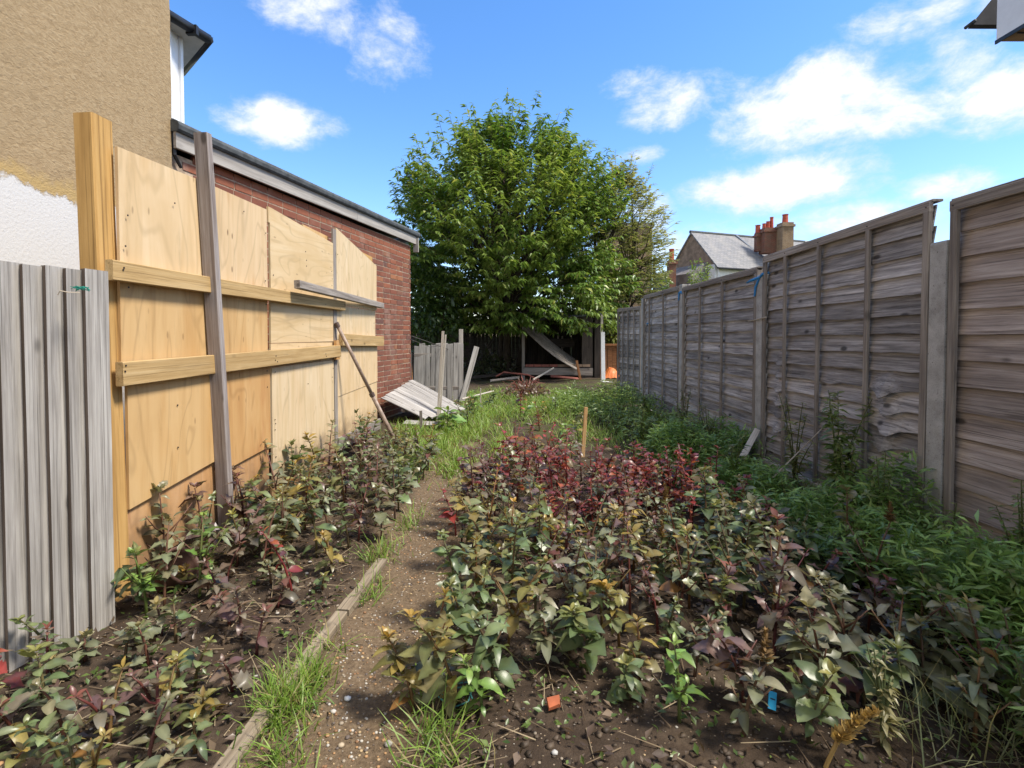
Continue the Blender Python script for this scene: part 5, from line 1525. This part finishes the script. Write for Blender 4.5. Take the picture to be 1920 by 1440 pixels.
# heap of dead brown stems
c = at(985, 742, 10.3)
rt = empty('dead_stem_heap', (c.x, c.y, 0), 'heap of dead brown leafy stems in the grass before the shed', 'heap')
parts = []
for i in range(46):
    a = random.uniform(0, 6.28); r = random.uniform(.1, .5)
    parts.append(tube([(math.cos(a) * r * .2, math.sin(a) * r * .2, .02), (math.cos(a) * r * .6, math.sin(a) * r * .5, random.uniform(.12, .34)), (math.cos(a) * r, math.sin(a) * r, random.uniform(.05, .42))], [.008, .007, .004], 4))
mk('stems', *merge(parts), M['mud_pipe'], rt, TM((c.x, c.y, 0)))
n = 420; rng = np.random.default_rng(5)
a = rng.random(n) * 6.28; r = rng.random(n) ** .6 * .5
p = np.stack([c.x + np.cos(a) * r, c.y + np.sin(a) * r, (1 - r / .55) * .36 * rng.random(n) + .03], 1)
f = rng.random((n, 1))
bulk('leaves', LT[1], p, frames_np(rng.normal(size=(n, 3)), rng.normal(size=(n, 3))), rng.uniform(.05, .12, n), np.array((.10, .05, .035)) * (1 - f) + np.array((.30, .22, .17)) * f, M['leaf'], rt, loc=(c.x, c.y, 0))

# ------------------------------------------------------------------ ground cover, grass, gravel
def gzs(x, y): return np.array([gz(a, b) for a, b in zip(x, y)])
def cover(name, label, n, region, lsize, cols, seed, hmax, tmpl=SMALL_LEAF, clump=.5, cat='ground cover'):
    rng = np.random.default_rng(seed)
    pts = []
    while len(pts) < n:
        x = rng.uniform(region[0], region[1], n * 2); y = rng.uniform(region[2], region[3], n * 2)
        for a, b in zip(x, y):
            k = mnoise.noise(Vector((a * 2.3, b * 2.3, seed)))
            if region[4](a, b) and k > -.35 * clump + (rng.random() - .6) * .6: pts.append((a, b, k))
            if len(pts) >= n: break
    A_ = np.array(pts)
    lumps = np.clip(.55 + A_[:, 2] * .9, .15, 1.2)
    z = rng.random(n) ** .7 * hmax * lumps + gzs(A_[:, 0], A_[:, 1]) + .01
    p = np.stack([A_[:, 0], A_[:, 1], z], 1)
    d = rng.normal(size=(n, 3)); d[:, 2] = np.abs(d[:, 2]) * .5 - .1
    nn = rng.normal(size=(n, 3)) * .45 + np.array([0, 0, 1])
    f = rng.random((n, 1))
    c = (np.array(cols[0]) * (1 - f) + np.array(cols[1]) * f) * rng.uniform(.7, 1.25, (n, 1))
    o = bulk(name, tmpl, p, frames_np(d, nn), lsize * rng.uniform(.5, 1.4, n), c, M['leaf'], smooth=False)
    return tag(o, label, cat, kind='stuff')
cover('weed_cover', 'dense low green weeds along the foot of the right hand fence', 26000, (1.35, 2.24, 1.2, 5.0, lambda x, y: x > 1.62 - .1 * math.sin(y * 2.3) - max(0, (y - 3.2) * .35) - random.random() * .2 and not (x > 1.92 and 3.35 < y < 4.5 and random.random() < .9)), .065, [(.14, .26, .06), (.30, .45, .13)], 51, .46, FEATHER)
cover('far_weed_cover', 'green weeds along the far half of the right hand fence', 9000, (.5, 2.22, 4.6, 10, lambda x, y: x > 1.35 + .3 * math.sin(y * 1.3) - random.random() * .35), .08, [(.13, .215, .05), (.28, .38, .10)], 52, .36, FEATHER)
cover('seedlings', 'tiny green seedlings dotted over the bare soil at the front', 900, (-1.7, 1.6, 1.3, 3.2, lambda x, y: (x > -.1 and y < 1.95) or (x < -.7)), .026, [(.06, .11, .02), (.14, .20, .05)], 53, .03)
cover('leaf_litter', 'brown and pinkish fallen leaf bits over the soil of both beds', 2600, (-1.8, 1.7, 1.25, 4.6, lambda x, y: x < -.75 or x > -.2), .035, [(.07, .045, .03), (.22, .16, .11)], 54, .012)

rng = np.random.default_rng(57); n = 750
x = np.where(rng.random(n) < .5, rng.uniform(-1.7, -.78, n), rng.uniform(-.25, 1.7, n)); y = rng.uniform(1.25, 4.4, n)
a_ = rng.random(n) * 6.28
d = np.stack([np.cos(a_), np.sin(a_), rng.uniform(-.05, .35, n)], 1)
f = rng.random((n, 1))
tag(bulk('dry_stalks', ([(0, .5, 0), (0, -.5, 0), (0, 0, .9), (1, .3, 0.03), (1, -.3, 0.03), (1, 0, .5)], [(0, 2, 5, 3), (2, 1, 4, 5)], [1, 1, 1, .8, .8, .8]), np.stack([x, y, gzs(x, y) + .004], 1), frames_np(d, np.tile([[.01, .02, 1.]], (n, 1))),
    np.stack([rng.uniform(.04, .2, n), np.full(n, .0035), np.full(n, .0035)], 1), np.array((.16, .11, .07)) * (1 - f) + np.array((.42, .34, .22)) * f, M['spike'], smooth=False), 'dry broken plant stalks littering the soil of both beds', 'stalks', kind='stuff')
def grass(name, label, spots, n, seed, hmin, hmax, cols, width=.006):
    """spots: (x, y, radius x, radius y, weight)"""
    rng = np.random.default_rng(seed)
    w = np.array([s[4] for s in spots], float); w /= w.sum()
    idx = rng.choice(len(spots), n, p=w)
    S_ = np.array([s[:4] for s in spots])[idx]
    q = rng.normal(size=(n, 2)) * .5
    x = S_[:, 0] + q[:, 0] * S_[:, 2]; y = S_[:, 1] + q[:, 1] * S_[:, 3]
    keep = np.array([mnoise.noise(Vector((a * 5, b * 5, seed))) > -.25 for a, b in zip(x, y)])
    x, y = x[keep], y[keep]; n = len(x)
    p = np.stack([x, y, gzs(x, y) - .004], 1)
    a = rng.random(n) * 6.28; t = rng.uniform(.1, 1.4, n)
    d = np.stack([np.cos(a) * t, np.sin(a) * t, np.ones(n) * rng.uniform(.35, 1, n)], 1)
    h = rng.uniform(hmin, hmax, n)
    f = rng.random((n, 1))
    c = np.array(cols[0]) * (1 - f) + np.array(cols[1]) * f
    dry = rng.random(n) < (.2 if hmax < .16 else .1)
    c[dry] = np.array((.34, .29, .13))
    sc = np.stack([h, np.full(n, width), h], 1)
    nn = rng.normal(size=(n, 3)) * .3 + np.array([0, 0, 1])
    return tag(bulk(name, BLADE, p, frames_np(d, nn), sc, c, M['grass'], smooth=False), label, 'grass', kind='stuff')
GC = [(.11, .22, .03), (.26, .38, .06)]
near_sp = [(-.70, 1.70, .09, .18, 4.2), (-.66, 1.90, .06, .12, 1.2), (-.64, 1.42, .10, .12, .9), (-.2, 1.55, .10, .14, .7), (-.25, 1.8, .08, .14, .5), (-.62, 2.45, .06, .16, .8), (-.66, 2.85, .10, .2, .8), (-.15, 1.38, .14, .08, .5), (-.60, 3.4, .10, .3, .8)]
grass('near_grass', 'bright green grass tufts along the path edging in the foreground', near_sp, 1900, 61, .03, .15, GC, .0050)
far_sp = [(-.75, 5.6, .28, .7, 2.0), (-.45, 6.6, .35, .8, 2.6), (-.3, 8.2, .45, 1.2, 3), (.4, 8.6, .8, 1.5, 4), (-1.05, 6.6, .35, .5, 1.4), (-.9, 4.6, .2, .5, .8), (.9, 8.5, .6, 1.6, 3), (.6, 10.5, 1.0, 1.2, 3), (-.5, 10.4, .8, 1, 2), (.02, 5.6, .14, .9, 1.1), (1.5, 9.8, .6, 1.2, 1.6), (-.42, 4.9, .18, .6, .9), (1.2, 6.3, .5, .9, 1.2)]
grass('meadow_grass', 'rough bright grass over the middle and far end of the garden', far_sp, 17000, 62, .05, .20, [(.15, .27, .04), (.30, .42, .08)], .009)
grass('thin_fence_grass', 'thin wispy grass stalks among the weeds by the right hand fence', [(1.9, 2.2, .3, .5, 1), (2.0, 3.2, .25, .7, 1), (1.8, 4.5, .3, .8, 1), (1.5, 1.5, .3, .2, .5), (2.05, 1.9, .2, .4, 1)], 1700, 63, .15, .42, [(.12, .16, .05), (.30, .30, .14)], .004)

def pebble_tmpl(seed, lo=.85, hi=1.12):
    rnd = random.Random(seed)
    t = (1 + 5 ** .5) / 2
    V = [(-1, t, 0), (1, t, 0), (-1, -t, 0), (1, -t, 0), (0, -1, t), (0, 1, t), (0, -1, -t), (0, 1, -t), (t, 0, -1), (t, 0, 1), (-t, 0, -1), (-t, 0, 1)]
    Fc = [(0, 11, 5), (0, 5, 1), (0, 1, 7), (0, 7, 10), (0, 10, 11), (1, 5, 9), (5, 11, 4), (11, 10, 2), (10, 7, 6), (7, 1, 8), (3, 9, 4), (3, 4, 2), (3, 2, 6), (3, 6, 8), (3, 8, 9), (4, 9, 5), (2, 4, 11), (6, 2, 10), (8, 6, 7), (9, 8, 1)]
    V = [tuple(c / 1.9 * rnd.uniform(lo, hi) for c in v) for v in V]
    return V, Fc, [1] * 12
n = 3800; rng = np.random.default_rng(71)
x = np.where(rng.random(n) < .62, -.46 + rng.normal(size=n) * .15, rng.uniform(-1.6, 1.5, n)); y = 1.25 + rng.random(n) ** 1.5 * 4.2
sz = rng.uniform(.002, .0062, n) * np.where(rng.random(n) < .05, 1.9, 1)
p = np.stack([x, y, gzs(x, y) + sz * .25], 1)
pc = np.array([(.28, .23, .17), (.36, .21, .10), (.42, .39, .34), (.22, .12, .06), (.12, .095, .08), (.40, .29, .16)])[rng.integers(0, 6, n)]
sc = np.stack([sz * 1.2, sz, sz * .6], 1)
tag(bulk('gravel', pebble_tmpl(1), p, frames_np(rng.normal(size=(n, 3)) * np.array([1, 1, .15]), np.tile([[0.02, .01, 1.]], (n, 1))), sc, pc, M['pebble']), 'loose orange and white gravel scattered along the path', 'gravel', kind='stuff')
n = 3200; rng = np.random.default_rng(72)
x = rng.uniform(-1.75, 1.7, n); y = 1.2 + rng.random(n) ** 1.3 * 3.6
sz = rng.uniform(.003, .011, n) * np.where(rng.random(n) < .08, 1.7, 1) * np.where(np.abs(x + .46) < .24, .35, 1)
f = rng.random((n, 1))
tag(bulk('soil_clods', pebble_tmpl(5, .45, 1.5), np.stack([x, y, gzs(x, y) + sz * .2], 1), frames_np(rng.normal(size=(n, 3)) * np.array([1, 1, .2]), np.tile([[0.02, .01, 1.]], (n, 1))), np.stack([sz * 1.2, sz, sz * .7], 1), np.array((.035, .025, .017)) * (1 - f) + np.array((.10, .072, .048)) * f, M['pebble'], smooth=False), 'crumbly brown clods of earth over the beds', 'soil', kind='stuff')
# a few single larger stones
for (px_, py_, r, colr, lab) in ((652, 1312, .017, (.8, .8, .78), 'round white pebble on the path near the bottom'), (625, 1338, .014, (.6, .56, .5), 'pale grey pebble left of the white one on the path'), (1040, 1435, .014, (.6, .58, .54), 'white pebble at the bottom edge before the right bed'),
                                 (728, 1404, .018, (.45, .42, .36), 'grey pebble low on the path'), (640, 1400, .015, (.5, .4, .28), 'buff pebble at the bottom of the path')):
    Yd = CAM_Z * F / (py_ - HORY)
    q = at(px_, py_, Yd)
    V, Fc, _ = pebble_tmpl(px_); r *= .7; colr = tuple(q * .75 for q in colr)
    o = mk('pebble', [(a * r * 1.15, b * r, c_ * r * .65) for a, b, c_ in V], Fc, simple('pebble_%d' % px_, colr, .6, .1), None, TM((q.x, q.y, gz(q.x, q.y) + r * .35)), smooth=True)
    tag(o, lab, 'pebble')

# ------------------------------------------------------------------ small litter
c = Vector((.165, 1.64, gz(.165, 1.64) + .02))
V = [(-.035, -.02, 0), (.03, -.028, 0), (.05, .02, 0), (-.02, .04, 0), (-.03, -.015, .014), (.025, -.02, .022), (.045, .02, .02), (-.018, .035, .012)]
tag(mk('terracotta_shard', V, boxmesh(1, 1, 1)[1], M['terracotta'], None, TM(c) @ Matrix.Rotation(.5, 4, 'X') @ Matrix.Rotation(.4, 4, 'Z') @ Matrix.Scale(.62, 4)), 'broken orange terracotta shard on the soil before the right bed', 'shard')
tg = empty('blue_tag', (.856, 1.62, 0), 'bright blue plastic plant tag stuck in the soil at lower right', 'plant tag')
Mt = TM((.856, 1.62, gz(.856, 1.62) + .035)) @ Matrix.Rotation(.35, 4, 'Y') @ Matrix.Rotation(-.5, 4, 'X')
mk('label_card', *boxmesh(.026, .003, .05), M['blue_tag'], tg, Mt)
mk('dark_mark', *boxmesh(.016, .0008, .004), M['tag_mark'], tg, Mt @ TM((0, -.0022, .004)))
# brown plastic pot lying on its side at the foot of the hoarding
pt = empty('plant_pot', (-1.63, 2.47, 0), 'brown plastic pot tipped over at the foot of the hoarding', 'plant pot')
V, Fc = [], []
prof = [(.085, 0), (.10, .10), (.118, .17), (.128, .175), (.128, .20), (.118, .20), (.112, .17), (.092, .02), (0, .02)]
ns = 20
for (r, z) in prof:
    for j in range(ns):
        V.append((r * math.cos(2 * math.pi * j / ns), r * math.sin(2 * math.pi * j / ns), z))
for i in range(len(prof) - 1):
    for j in range(ns):
        a, b = i * ns + j, i * ns + (j + 1) % ns
        Fc.append((a, b, b + ns, a + ns))
Fc.append(tuple(reversed(range(ns))))
mk('body', V, Fc, M['brown_pot'], pt, TM((-1.63, 2.47, .02)) @ Matrix.Rotation(1.5, 4, 'Z') @ Matrix.Rotation(.9, 4, 'X') @ Matrix.Scale(.75, 4), smooth=True)
# grey tangle and teal twine beside the path
c = Vector((-.255, 1.86, 0))
parts = []
for i in range(26):
    pts = [c + Vector((random.gauss(0, .03), random.gauss(0, .045), abs(random.gauss(.012, .014)))) for k in range(4)]
    parts.append(tube(pts, [.0018] * 4, 4))
tag(mk('wire_tangle', *merge(parts), simple('ash_grey', (.20, .20, .23), .7, .2)), 'grey tangle of old wire mesh beside the path', 'wire')
c = Vector((-.155, 1.68, 0))
pts = [c + Vector((.06 * math.cos(k * .8), .05 * math.sin(k * .8) + k * .004, .012 + .012 * math.sin(k * 1.7))) for k in range(14)]
tag(mk('teal_twine', *tube(pts, [.0025] * 14, 5), simple('teal_twine', (.06, .25, .25), .6, .2)), 'loops of faded teal twine in the weeds beside the path', 'twine')
